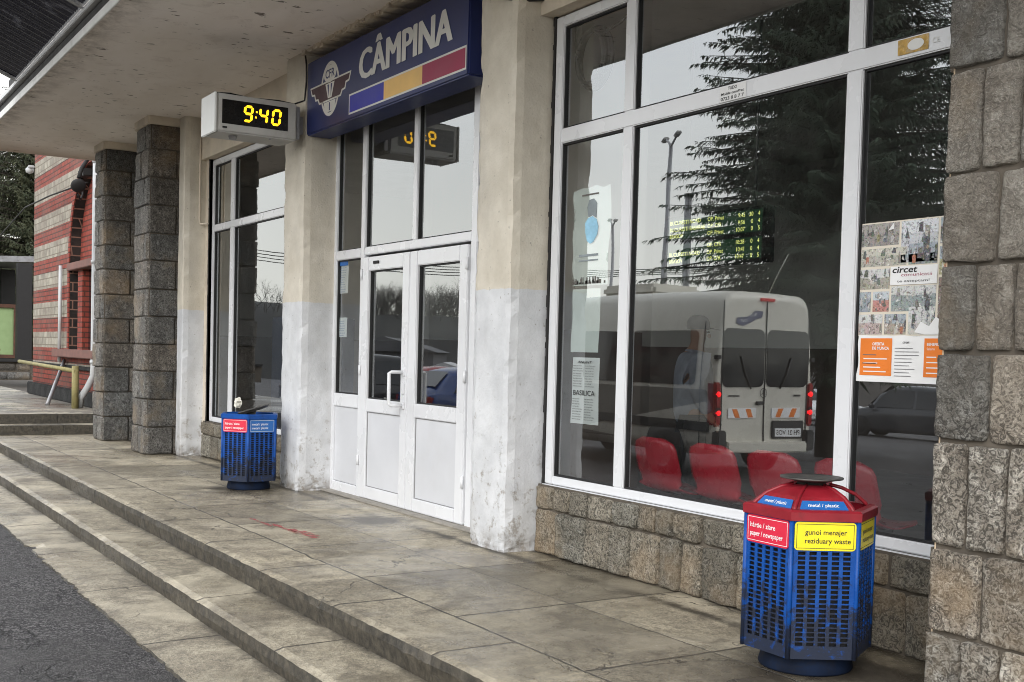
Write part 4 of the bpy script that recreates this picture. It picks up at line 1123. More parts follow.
TT = [((0, 0, .92), (.155, .125)), ((0, .09, .82), .102), ((.01, .10, .48), .08), ((-.02, .10, .09), .065), ((0, -.09, .82), .102), ((.03, -.10, .48), .08), ((.01, -.10, .09), .065)]
skin('trousers', TT, [(0, 1), (1, 2), (2, 3), (0, 4), (4, 5), (5, 6)], paint('dark_trousers', (.03, .03, .035), .85), PE)
mb = MB(); mb.lathe([(.098, 1.635), (.103, 1.66), (.10, 1.70), (.08, 1.735), (.045, 1.755), (0, 1.76)], 24, (.025, 0, 0)); 
mb.add([(.10 + .02, -.075, 1.648), (.21, -.05, 1.635), (.235, 0, 1.633), (.21, .05, 1.635), (.12, .075, 1.648), (.12, 0, 1.655)], [(0, 1, 2, 5), (5, 2, 3, 4)])
mb.build('cap', paint('dark_cap', (.03, .032, .04), .85), PE)
mb = MB(); mb.lathe([(0, -.02), (.014, -.012), (.018, .0), (.012, .016), (0, .022)], 10, (.125, 0, 1.58)); mb.build('nose', skinm, PE)
for s in (-1, 1):
    mb = MB(); mb.lathe([(0, -.010), (.010, -.004), (.010, .004), (0, .010)], 10, (.112, s * .032, 1.612)); mb.build('eye', M['ink'], PE)
    mb = MB(); mb.lathe([(0, -.032), (.010, -.02), (.014, .01), (.008, .03), (0, .034)], 10, (.025, s * .088, 1.59)); mb.build('ear', skinm, PE)
    mb = MB()
    for k in range(4):
        yy = s * (.222 + .0) ; 
        mb.tube([(.135, s * (.212 + k * .016), .84), (.165, s * (.211 + k * .017), .795), (.165, s * (.213 + k * .016), .755 + (.012 if k in (0, 3) else 0))], [.0095, .0088, .007], 7)
    mb.tube([(.145, s * .205, .85), (.180, s * .195, .815), (.190, s * .198, .785)], [.011, .010, .008], 7)
    mb.build('fingers', skinm, PE)

# dark blue machine with a printed sheet in the far window
KM = empty('ticket_machine', (-13.0, .95, .014), 'dark blue ticket machine with a printed sheet, glimpsed in the far window', 'machine')
mb = MB(); mb.box(-.42, .44, -.3, .4, 0, 1.68, .015); mb.build('cabinet', paint('dark_blue_cabinet', (.02, .03, .06), .4), KM)
o = MB().quad((-.05, -.302, .98), (.40, -.302, .98), (.40, -.302, 1.34), (-.05, -.302, 1.34)).build('printed_sheet', paperw, KM)
q = Print((-.05, -.302, .98), (1, 0, 0), (0, 0, 1))
for i in range(9):
    for j in range(13):
        if rnd.random() < .5: q.rect(.02 + i * .019, .06 + j * .019, .02 + (i + 1) * .019, .06 + (j + 1) * .019) if (i + j) % 5 == 0 else None
for k in range(9): q.rect(.24, .06 + k * .026, .24 + rnd.uniform(.1, .18), .07 + k * .026)
q.build('print', M['ink'], o)
mb = MB(); mb.box(-.02, .40, -.305, -.3, 1.40, 1.58); mb.build('screen', paint('machine_screen', (.30, .33, .36), .2), KM)

# ------------------------------------------------------------------ striped brick wing beyond the terrace
def stripes():
    m = Mat('striped_brick'); x, y, z = m.xyz()
    uv = m.comb(m.math('ADD', x, y), z, 0.0)
    wob = m.math('MULTIPLY', m.math('SUBTRACT', m.noise(6, 3), .5), .02)
    ph = m.math('FRACT', m.math('DIVIDE', m.math('ADD', m.math('SUBTRACT', z, .96), wob), .567))
    isred = m.math('LESS_THAN', ph, .47)
    low = m.math('LESS_THAN', z, .90)
    isred = m.math('MAXIMUM', isred, low)
    b1 = m.node('ShaderNodeTexBrick'); m.put(b1.inputs['Vector'], uv); b1.inputs['Scale'].default_value = 1; b1.inputs['Brick Width'].default_value = .26; b1.inputs['Row Height'].default_value = .0888
    b1.inputs['Mortar Size'].default_value = .010; b1.inputs['Color1'].default_value = (.30, .062, .042, 1); b1.inputs['Color2'].default_value = (.22, .042, .03, 1); b1.inputs['Mortar'].default_value = (.055, .025, .02, 1)
    b2 = m.node('ShaderNodeTexBrick'); m.put(b2.inputs['Vector'], m.mapping(uv, loc=(0, -.0, 0))); b2.inputs['Scale'].default_value = 1; b2.inputs['Brick Width'].default_value = .30; b2.inputs['Row Height'].default_value = .142
    b2.inputs['Mortar Size'].default_value = .010; b2.inputs['Color1'].default_value = (.40, .37, .305, 1); b2.inputs['Color2'].default_value = (.27, .25, .205, 1); b2.inputs['Mortar'].default_value = (.20, .17, .13, 1)
    c2 = m.mix(m.ramp(m.noise(9, 5), .5, .72, 0, .55), b2.outputs['Color'], (.22, .20, .17))
    c = m.mix(isred, c2, b1.outputs['Color'])
    c = m.mix(m.ramp(m.noise(5, 7, .7), .45, .7, 0, .6), c, (.09, .07, .06))
    c = m.mix(m.ramp(m.noise(1.2, 5, .6), .45, .65, 0, .4), c, (.16, .12, .10))
    hh = m.mix(isred, b2.outputs['Fac'], b1.outputs['Fac'])
    m.bump(m.math('SUBTRACT', m.noise(40, 3), m.math('MULTIPLY', hh, 1.5)), .6, .015)
    return m.fin(c, .8, spec=.25)
def brick(name, c1, c2, mo, w=.26, h=.0888):
    m = Mat(name); x, y, z = m.xyz(); uv = m.comb(m.math('ADD', x, y), z, 0.0)
    b1 = m.node('ShaderNodeTexBrick'); m.put(b1.inputs['Vector'], uv); b1.inputs['Scale'].default_value = 1; b1.inputs['Brick Width'].default_value = w; b1.inputs['Row Height'].default_value = h
    b1.inputs['Mortar Size'].default_value = .012; b1.inputs['Color1'].default_value = c1 + (1,); b1.inputs['Color2'].default_value = c2 + (1,); b1.inputs['Mortar'].default_value = mo + (1,)
    m.bump(m.math('SUBTRACT', m.noise(40, 3), m.math('MULTIPLY', b1.outputs['Fac'], 1.5)), .6, .015)
    return m.fin(m.mix(m.ramp(m.noise(5, 6), .45, .8, 0, .4), b1.outputs['Color'], (.08, .06, .05)), .8, spec=.25)
M['stripe'] = stripes()
M['redbrick'] = brick('red_brick', (.30, .06, .04), (.23, .042, .03), (.09, .035, .025))
M['darkbrick'] = brick('sooty_brick', (.022, .018, .017), (.014, .012, .012), (.22, .12, .09), .5, .16)
SB = empty('brick_building', (-21.8, 0, .27), 'old wing striped in red brick and cream stone with an arched brick window', 'building')
OX, OZ = -21.8, .27
mb = MB()
ax, ar, az = -20.22, 1.58, 2.75
def arch_top(x): return az + math.sqrt(max(0, ar * ar - (x - ax) ** 2))
xs = [ax - ar + 2 * ar * i / 40 for i in range(41)]
H2 = 6.4
def qd(a, b_, z0, z1, z0b=None, z1b=None):
    z0b = z0 if z0b is None else z0b; z1b = z1 if z1b is None else z1b
    mb.quad((a, 0, z0), (b_, 0, z0b), (b_, 0, z1b), (a, 0, z1))
X0, X1 = -25.33, -18.22
qd(X0, ax - ar, .27, H2); qd(ax + ar, X1, .27, H2)
for a, b_ in zip(xs[:-1], xs[1:]): qd(a, b_, arch_top(a), H2, arch_top(b_), H2); qd(a, b_, .27, 1.16)
mb.quad((X0, 0, .27), (X0, 0, H2), (X0, 7, H2), (X0, 7, .27)); mb.quad((X1, 0, .27), (X1, 7, .27), (X1, 7, H2), (X1, 0, H2)); mb.quad((X0, 7, .27), (X1, 7, .27), (X1, 7, H2), (X0, 7, H2))
def shift(o, loc):   # children are modelled in world metres
    o.location = (-loc[0], -loc[1], -loc[2]); return o
SL = (OX, 0, OZ)
shift(mb.build('wall', M['stripe'], SB), SL)
mb = MB()
path = [(ax - ar, 1.16)] + [(a, arch_top(a)) for a in xs] + [(ax + ar, 1.16)]
for (a, za), (b_, zb) in zip(path[:-1], path[1:]): mb.quad((a, 0, za), (b_, 0, zb), (b_, .17, zb), (a, .17, za))
aw = shift(mb.build('arch_reveal', M['darkbrick'], SB), SL)
mb = MB()
inner = [(ax - ar + .0, 1.16)] + [(a, arch_top(a)) for a in xs] + [(ax + ar, 1.16)]
def ringpt(p, k):
    x_, z_ = p
    if z_ <= az: return (x_ + (-k if x_ < ax else k), z_)
    a_ = math.atan2(z_ - az, x_ - ax); return (ax + (ar + k) * math.cos(a_), az + (ar + k) * math.sin(a_))
for p0, p1 in zip(inner[:-1], inner[1:]):
    o0, o1 = ringpt(p0, .13), ringpt(p1, .13)
    mb.prism([(p0[0], -.02, p0[1]), (p1[0], -.02, p1[1]), (o1[0], -.02, o1[1]), (o0[0], -.02, o0[1])], (0, .018, 0))
shift(mb.build('arch_surround', M['redbrick'], SB), SL)
mb = MB()
mb.add([(a, .17, max(2.72, 0)) for a in xs] + [(a, .17, max(2.72, arch_top(a))) for a in xs], [(i, i + 1, 42 + i, 41 + i) for i in range(40)])
mb.box(ax - ar + .42, ax - ar + .78, .05, .18, 1.2, 2.62); mb.box(ax + ar - .78, ax + ar - .42, .05, .18, 1.2, 2.62)
shift(mb.build('tympanum', M['redbrick'], SB), SL)
mb = MB(); mb.box(ax - ar - .05, ax + ar + .05, -.05, .175, 2.60, 2.73, .01); mb.box(ax - ar - .75, ax + ar + .4, -.16, .175, 1.07, 1.21, .012)
shift(mb.build('lintel', paint('brown_stone', (.16, .075, .06), .8, .25, 6, bump=.4), SB), SL)
mb = MB(); mb.quad((ax - ar, .16, 1.2), (ax + ar, .16, 1.2), (ax + ar, .16, 2.62), (ax - ar, .16, 2.62)); shift(mb.build('window', paint('dark_window', (.02, .022, .025), .1), SB), SL)
mb = MB(); mb.box(X0 - .06, X1, -.10, -.001, .27, .52, .02); mb.box(X0 - .03, X1, -.05, -.002, .86, .93, .01); shift(mb.build('plinth', M['stone_sill'], SB), SL)
mb = MB(); mb.box(X0 - .4, X1 + .1, -.45, 7.3, 6.4, 6.62, .02); shift(mb.build('roof', M['matblack'], SB), SL)
mb = MB(); mb.tube([(-19.38, -.10, 6.4), (-19.38, -.10, .98), (-19.38, -.11, .80), (-19.44, -.18, .62), (-19.56, -.26, .44), (-19.58, -.27, .29)], .055, 10)
for z_ in (1.0, 2.6, 4.2): mb.lathe([(.056, 0), (.068, 0), (.068, .05), (.056, .05)], 12, (-19.38, -.10, z_))
shift(mb.build('drainpipe', M['whitepole'], SB), SL)
# little camera on the corner
t = empty('security_camera', (-25.38, -.02, 4.86), 'small white camera fixed to the corner of the striped wing', 'camera')
mb = MB(); mb.box(-.06, .06, -.10, .02, -.02, .04, .015); mb.build('housing', M['whitepole'], t)
mb = MB(); mb.lathe([(0, -.15), (.07, -.12), (.08, -.05), (.05, -.02)], 14, (-.05, -.06, .02)); mb.build('dome', M['whitepole'], t)
# floodlight on arms over the arch, with its cable
t = empty('wall_lamp', (-19.55, -.04, 3.95), 'black round lamp on angled arms in front of the brick arch', 'lamp')
mb = MB(); bm = bmesh.new(); bmesh.ops.create_uvsphere(bm, u_segments=20, v_segments=12, radius=.12)
mb.bm(bm, Matrix.Translation((.02, -.30, -.12)) @ Matrix.Rotation(R(35), 4, 'Y') @ Matrix.Scale(.55, 4, (1, 0, 0)), True); mb.build('shade', M['matblack'], t)
mb = MB(); mb.tube([(-.2, 0, .55), (.0, -.25, .16), (.05, -.3, .0)], .032, 8); mb.tube([(.55, -.02, .95), (.62, -.1, .45), (.75, -.1, .15)], .034, 8); mb.tube([(-.1, -.05, .40), (.35, -.08, .46), (.75, -.1, .50)], .018, 6); mb.box(-.72, -.30, -.16, -.02, .10, .22, .01); mb.tube([(-.70, -.1, .1), (-.60, -.1, -.18), (-.30, -.2, -.3), (-.1, -.28, -.25)], .018, 6)
mb.build('arm', M['matblack'], t)
mb = MB(); mb.tube([(-20.0, -.1, 3.96), (-22.7, -.2, 4.0), (-25.2, -.2, 4.02), (-33, .5, 4.1), (-44, 1.0, 4.6)], .014, 6); tag(mb.build('electric_cable', M['matblack']), 'thin dark cable running left from the black lamp across the striped wing', 'cable')
mb = MB(); mb.tube([(-22.35, -.06, .98), (-22.32, -.06, 2.72)], .032, 8); tag(mb.build('pole', M['whitepole']), 'thin pale pole standing against the striped wall left of the arch', 'pole')
mb = MB(); mb.tube([(-20.5, -.60, .277), (-22.0, -.04, 1.0)], .035, 8); tag(mb.build('metal_bar', M['steel']), 'grey metal bar leaning against the foot of the striped wall', 'bar')
t = empty('pipe_railing', (-19.5, -.36, .275), 'yellow pipe railing in front of the striped wing', 'railing')
yel = paint('faded_yellow_paint', (.27, .235, .10), .7, .25, 8, dirt=(.10, .08, .05), dirt_amt=.85)
mb = MB(); mb.tube([(-5.2, 0, .66), (0.05, 0, .60)], .035, 8); mb.build('rail', yel, t)
for x_ in (0,): mb = MB(); mb.tube([(x_, 0, 0), (x_, 0, .68)], .055, 8); mb.build('post', yel, t)
# shed, retaining wall, rusty green container far left
t = empty('shed', (-36, 0, .275), 'low dark shed with a thin overhanging roof at the far left', 'shed')
mb = MB(); mb.prism([(-2.5, -6, 2.9), (1.2, -6, 2.9), (1.2, 1.95, 3.30), (-2.5, 1.95, 3.30)], (0, 0, .16)); mb.build('roof', M['steel'], t)
for bx in ((1.45, 1.75, 1.12, 1.5, .0, 3.2), (-2.0, -1.7, 1.2, 1.6, 0, 3.2)):
    mb = MB(); mb.box(*bx); mb.build('post', M['matblack'], t)
mb = MB(); mb.box(-2.5, -2.3, -6, 1.6, 0, 3.2); mb.build('wall', M['matblack'], t)
mb = MB()
mc = MB(); mc.box(-34.6, -34.2, -8, 1.9, .27, .76)
rw = mc.build('stone_wall', M['mortar']); tag(rw, 'low rough stone wall below the rusty green container', 'wall')
for z_ in (.27, .51):
    yy = -3
    while yy < 1.8:
        w = rnd.uniform(.35, .6); block_face(mb, (-34.19, yy, z_), (0, 1, 0), (0, 0, 1), (1, 0, 0), min(w, 1.88 - yy), .24, .03, yy * 3 + z_, .08); yy += w
mb.build('stonework', M['stone_dark'], rw)
mb = MB(); mb.box(-34.7, -34.1, -8, 1.95, .765, .84, .01); mb.build('coping', M['matblack'], rw)
def rustgreen():
    m = Mat('rusty_green'); x, y, z = m.xyz()
    n = m.noise(2.5, 8, .7, dist=.6)
    r_ = m.ramp(m.math('ADD', n, m.ramp(z, 1.2, 2.4, -.1, .16)), .52, .62)
    return m.fin(m.mix(r_, m.mix(m.noise(6), (.20, .29, .12), (.30, .40, .20)), m.mix(m.noise(9), (.20, .085, .03), (.07, .03, .018))), .7)
t = empty('metal_container', (-35.5, -1.2, .85), 'rusty green metal container behind the low stone wall', 'container')
mb = MB(); mb.box(-1.6, 0, -2.4, 2.5, 0, 1.5, .02); rg = rustgreen(); mb.build('body', rg, t)
mb = MB()
for z_ in (0, 1.42): mb.box(.002, .06, -2.4, 2.55, z_, z_ + .1, .005)
for y_ in (-2.4, -.8, .7, 2.42): mb.box(.003, .055, y_, y_ + .1, .1, 1.42, .005)
mb.build('frame', paint('rust', (.09, .04, .025), .85, .4, 9), t)

# ------------------------------------------------------------------ awning beyond the canopy edge
t = empty('awning', (-5, -2.14, 4.24), 'dark corrugated awning rising beyond the canopy edge, top left', 'awning')
mb = MB(); vs = []; fs = []
n = int(17.3 / .022); L_ = 1.25
for i in range(n + 1):
    x_ = -9.2 + i * .022; dz = .010 * math.sin(i * .022 / .076 * 2 * math.pi)
    for j in range(2): vs.append((x_, -L_ * j, .02 + .52 * j + dz))
fs = [(2 * i, 2 * i + 2, 2 * i + 3, 2 * i + 1) for i in range(n)]
mb.add(vs, fs, True)
aw = Mat('dark_corrugated_sheet')
awn_m = aw.fin(aw.mix(aw.ramp(aw.noise(1.6, 6, .7, dist=1), .60, .78), aw.mix(aw.noise(4), (.018, .018, .03), (.035, .035, .05)), (.22, .23, .28)), .45)
mb.build('sheet', awn_m, t)
for x_ in (-9.1, -5.7, -3.5, -1.3, .9, 3.1, 5.3, 7.5):
    mb = MB(); mb.prism([(x_, 0, -.02), (x_ + .06, 0, -.02), (x_ + .06, -L_, .50), (x_, -L_, .50)], (0, 0, .03)); mb.build('rib', M['steel'], t)
mb = MB(); mb.box(-9.2, 8.15, -L_ - .03, -L_ + .03, .50, .56); mb.build('edge_beam', M['steel'], t)

# ------------------------------------------------------------------ vehicles on the forecourt (seen in the glass)
M['tyre'] = paint('tyre_rubber', (.02, .02, .02), .85)
M['rim'] = paint('wheel_rim', (.07, .07, .075), .45, .1, 6, metal=.5)
M['carglass'] = paint('dark_car_glass', (.012, .015, .018), .06, .1, 3)
M['tail'] = emis('tail_lamp_lit', (1.0, .012, .016), 4.5)
M['taildim'] = emis('brake_lamp_dim', (1.0, .02, .02), .45)
M['tailoff'] = paint('tail_lamp_red', (.25, .01, .012), .2)
M['headl'] = paint('headlamp', (.6, .62, .64), .12, .05, 9)
M['trim'] = paint('black_trim', (.02, .02, .021), .6)
def wheel(parent, x, y, r=.33, w=.21):
    s = 1 if y > 0 else -1
    mb = MB(); mb.lathe([(r * .62, -w / 2), (r * .93, -w / 2), (r, -w / 2 + .03), (r, w / 2 - .03), (r * .93, w / 2), (r * .62, w / 2)], 28, (x, y, r), True, 'y'); wl = mb.build('wheel', M['tyre'], parent)
    mb = MB(); mb.lathe([(0, s * w * .36), (r * .2, s * w * .40), (r * .5, s * w * .34), (r * .62, s * w * .46)], 24, (x, y, r), True, 'y'); mb.build('rim', M['rim'], wl)
def loft(mb, secs, smooth=True, caps=True):
    k = len(secs[0]); vs = [p for s in secs for p in s]
    fs = [(i * k + j, (i + 1) * k + j, (i + 1) * k + (j + 1) % k, i * k + (j + 1) % k) for i in range(len(secs) - 1) for j in range(k)]
    mb.add(vs, fs, smooth)
    if caps:
        b = len(mb.v) - len(vs)
        for base in (b, b + (len(secs) - 1) * k):
            mb.f.append(tuple(base + j for j in range(k))); mb.sm.append(False); mb.col.append(mb.cur)

V = empty('minibus', (-12.9, -8.20, -.47), 'pale cream minibus with lit red tail lamps reflected in the big window', 'minibus', None, math.pi)
V.scale = (1.03, 1.03, 1.03)
vm = paint('cream_van_paint', (.60, .575, .505), .3, .05, 2, dirt=(.35, .33, .29), dirt_amt=.25)
def vw(z, Hh):   # half width at height z
    w = .975
    if z < .5: w -= .03
    if z > 1.3: w -= (z - 1.3) * .085
    return w
def vsec(x, zb, Hh, inset=0.0):
    pts = []
    zs = [zb, .55, .95, 1.30, 1.75, 2.15]
    zs = [min(z, Hh - .25) for z in zs]
    side = [(vw(z, Hh) - inset, z) for z in zs]
    wt = vw(Hh - .2, Hh) - inset
    rr = .24
    for k in range(1, 6):
        a = k * math.pi / 2 / 5
        side.append((wt - rr + rr * math.cos(a) if True else 0, Hh - rr + rr * math.sin(a)))
    side.append((wt * .4, Hh + .012)); 
    full = [(x, y, z) for y, z in side] + [(x, -y, z) for y, z in reversed(side)]
    return full
secs = [vsec(-.005, .42, 2.60, .06), vsec(.0, .40, 2.66, .03), vsec(.04, .38, 2.72, .0), vsec(.3, .36, 2.75), vsec(1.2, .36, 2.76), vsec(2.4, .36, 2.76), vsec(3.6, .36, 2.74), vsec(4.25, .36, 2.66, .0), vsec(4.65, .36, 2.35, .02), vsec(5.0, .36, 1.85, .03), vsec(5.2, .36, 1.50, .05), vsec(5.7, .36, 1.25, .10), vsec(5.93, .40, 1.05, .20)]
M['vanlow'] = paint('dark_lower_panel', (.17, .16, .14), .4, .15, 2, dirt=(.08, .07, .06), dirt_amt=.6)  # lower side panels in a darker grey-beige than the body
mb = MB(); loft(mb, secs); body = mb.build('body', vm, V)
def side_patch(s, x0, x1, z0, z1, m, name, rad=.07, lift=.010):
    pts = []
    for cx_, cz_, s0 in ((x1 - rad, z1 - rad, 0), (x0 + rad, z1 - rad, 90), (x0 + rad, z0 + rad, 180), (x1 - rad, z0 + rad, 270)):
        for k in range(6):
            a = R(s0 + 18 * k); x_, z_ = cx_ + rad * math.cos(a), cz_ + rad * math.sin(a)
            pts.append((x_, s * (vw(z_, 2.7) + lift), z_))
    mb = MB(); mb.add(pts, [tuple(range(len(pts)))]); return mb.build(name, m, V)
for s in (-1, 1):
    for x0, x1 in ((.42, 1.95), (2.03, 3.30), (3.40, 4.45)): side_patch(s, x0, x1, 1.36, 2.16, M['carglass'], 'window')
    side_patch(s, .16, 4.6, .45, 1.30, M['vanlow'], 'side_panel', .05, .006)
    # waist rib and sliding door rail
    mb = MB(); mb.box(.1, 4.9, s * .985 - .01, s * .985 + .01, .70, .84, .004); mb.build('side_moulding', M['trim'], V)
    mb = MB(); mb.box(.35, 2.2, s * .972 - .006, s * .972 + .006, 1.20, 1.225); mb.build('door_rail', M['trim'], V)
def rear_patch(y0, y1, z0, z1, m, name, rad=.08, x=-.012, parent=V):
    pts = []
    for cy_, cz_, s0 in ((y1 - rad, z1 - rad, 0), (y0 + rad, z1 - rad, 90), (y0 + rad, z0 + rad, 180), (y1 - rad, z0 + rad, 270)):
        for k in range(6):
            a = R(s0 + 18 * k); pts.append((x, cy_ + rad * math.cos(a), cz_ + rad * math.sin(a)))
    mb = MB(); mb.prism(pts, (-.006, 0, 0)); return mb.build(name, m, parent)
rear_patch(-.84, -.03, 1.36, 2.20, M['carglass'], 'window', .10); rear_patch(.03, .84, 1.36, 2.20, M['carglass'], 'window', .10)
mb = MB(); mb.box(-.022, -.008, -.006, .006, .55, 2.62); mb.box(-.016, -.006, -.86, -.845, .55, 2.6); mb.box(-.016, -.006, .845, .86, .55, 2.6); mb.build('door_gap', M['trim'], V)
mb = MB(); mb.box(-.045, .02, -.14, .14, 2.615, 2.66, .01); mb.build('brake_lamp', M['taildim'], V)
for s in (-1, 1):
    mb = MB(); mb.box(-.03, .16, s * .87, s * .985, .78, 1.42, .02); tl = mb.build('tail_lamp', M['tailoff'], V)
    for z_ in (.95, 1.22):
        mb = MB(); mb.lathe([(0, -.022), (.034, -.02), (.042, -.0), (.042, .03)], 16, (-.03, s * .925, z_ + .03), True, 'x'); mb.build('lit_lens', M['tail'], tl)
    mb = MB(); 
    for z_ in (1.0, 1.75): mb.box(-.04, .05, s * .93 - .04, s * .93 + .04, z_, z_ + .06, .01)
    mb.build('hinge', M['trim'], V)
    mb = MB(); mb.box(-.10, .22, s * .80, s * .97, .42, .72, .02); mb.build('bumper_corner', M['trim'], V)
mb = MB(); mb.box(-.12, .06, -.80, .80, .40, .56, .02); mb.build('bumper', vm, V)
mb = MB(); mb.box(-.03, -.008, .16, .80, .60, .86, .015); mb.build('plate_recess', M['trim'], V)
mb = MB(); mb.box(-.036, -.031, .22, .74, .63, .75); pl = mb.build('number_plate', M['white'], V)
q = Print((-.0365, .74, .63), (0, -1, 0), (0, 0, 1), .001); q.text('PH 21 VOS', .26, .028, h=.07, w=.46, bold=.02, align='C'); q.build('lettering', M['ink'], pl)
for y0 in (-.72, .16):
    mb = MB(); mb.box(-.020, -.008, y0, y0 + .56, .90, 1.05, .004); ch = mb.build('warning_panel', M['white'], V)
    q = Print((-.0205, y0 + .56, .90), (0, -1, 0), (0, 0, 1))
    for k in (0, 1): q.poly([(.06 + k * .26, .01), (.16 + k * .26, .01), (.22 + k * .26, .14), (.12 + k * .26, .14)] if y0 < 0 else [(.12 + k * .26, .01), (.22 + k * .26, .01), (.16 + k * .26, .14), (.06 + k * .26, .14)])
    q.build('chevron', orange, ch)
mb = MB(); mb.box(-.05, -.01, -.18, -.03, 1.10, 1.15, .01); mb.build('door_handle', M['trim'], V)
q = Print((-.016, -.02, 1.27), (0, -1, 0), (0, 0, 1)); q.ring(0, 0, .075, .075, .012)
for k in range(3):
    a = R(90 + 120 * k); q.poly([(.066 * math.cos(a), .066 * math.sin(a)), (.014 * math.cos(a + 1.05), .014 * math.sin(a + 1.05)), (.014 * math.cos(a - 1.05), .014 * math.sin(a - 1.05))])
q.build('emblem', M['trim'], V)
q = Print((-.016, -.30, 2.30), (0, -1, 0), (0, 0, 1)); q.poly([(-.22, .16), (-.06, .17), (.06, .08), (.28, .06), (.30, -.02), (.16, -.06), (.0, .0), (-.1, .05), (-.2, .07)]); st_ = q.build('sticker', paint('faded_sticker', (.06, .065, .13), .5, .5, 40), V)
q = Print((-.0165, -.30, 2.30), (0, -1, 0), (0, 0, 1), .002); q.text('TRAVEL', -.10, .085, h=.05, w=.14, bold=0, shear=.3); q.text('tour', .08, .005, h=.05, w=.14, shear=.3); q.build('lettering', M['white'], st_)
q = Print((-.016, 0, 1.22), (0, -1, 0), (0, 0, 1)); q.rect(-.72, .0, -.58, .025); q.rect(.50, .0, .72, .02); q.build('badge', M['trim'], V)
for s in (-1, 1):
    for x_ in (.30, 1.99, 3.35):
        mb = MB(); mb.add([(x_, s * (vw(z_, 2.7) + .008), z_) for z_ in (.5, 1.3, 2.3)] + [(x_ + .014, s * (vw(z_, 2.7) + .008), z_) for z_ in (2.3, 1.3, .5)], [(0, 1, 4, 5), (1, 2, 3, 4)]); mb.build('panel_gap', M['trim'], V)
for s in (-1, 1):
    mb = MB(); mb.tube([(-.03, s * .30, 1.33), (-.035, s * .42, 1.55), (-.03, s * .50, 1.80)], .010, 6); mb.build('wiper', M['trim'], V)
mb = MB(); mb.tube([(.5, .5, 2.74), (.35, .55, 3.05), (.2, .6, 3.35)], .006, 6); mb.box(2.0, 3.4, -.5, .5, 2.74, 2.93, .06); mb.build('roof_unit', vm, V)
for x_ in (1.05, 4.85):
    for s in (-1, 1):
        mb = MB(); mb.lathe([(0, -.03), (.42, -.03), (.42, .03), (0, .03)], 28, (x_, s * .965, .40), True, 'y'); mb.build('wheel_arch', M['trim'], V)
        wheel(V, x_, s * .93, .34, .2)
# windscreen and front lamps
mb = MB(); mb.add([(4.30, -.72, 2.52), (4.30, .72, 2.52), (5.12, .86, 1.60), (5.12, -.86, 1.60)], [(0, 1, 2, 3)]); 
o = mb.build('windscreen', M['carglass'], V); o.location.x = .09; o.location.z = .06
for s in (-1, 1):
    mb = MB(); mb.box(5.70, 5.90, s * .60, s * .86, .85, 1.10, .03); mb.build('headlamp', M['headl'], V)

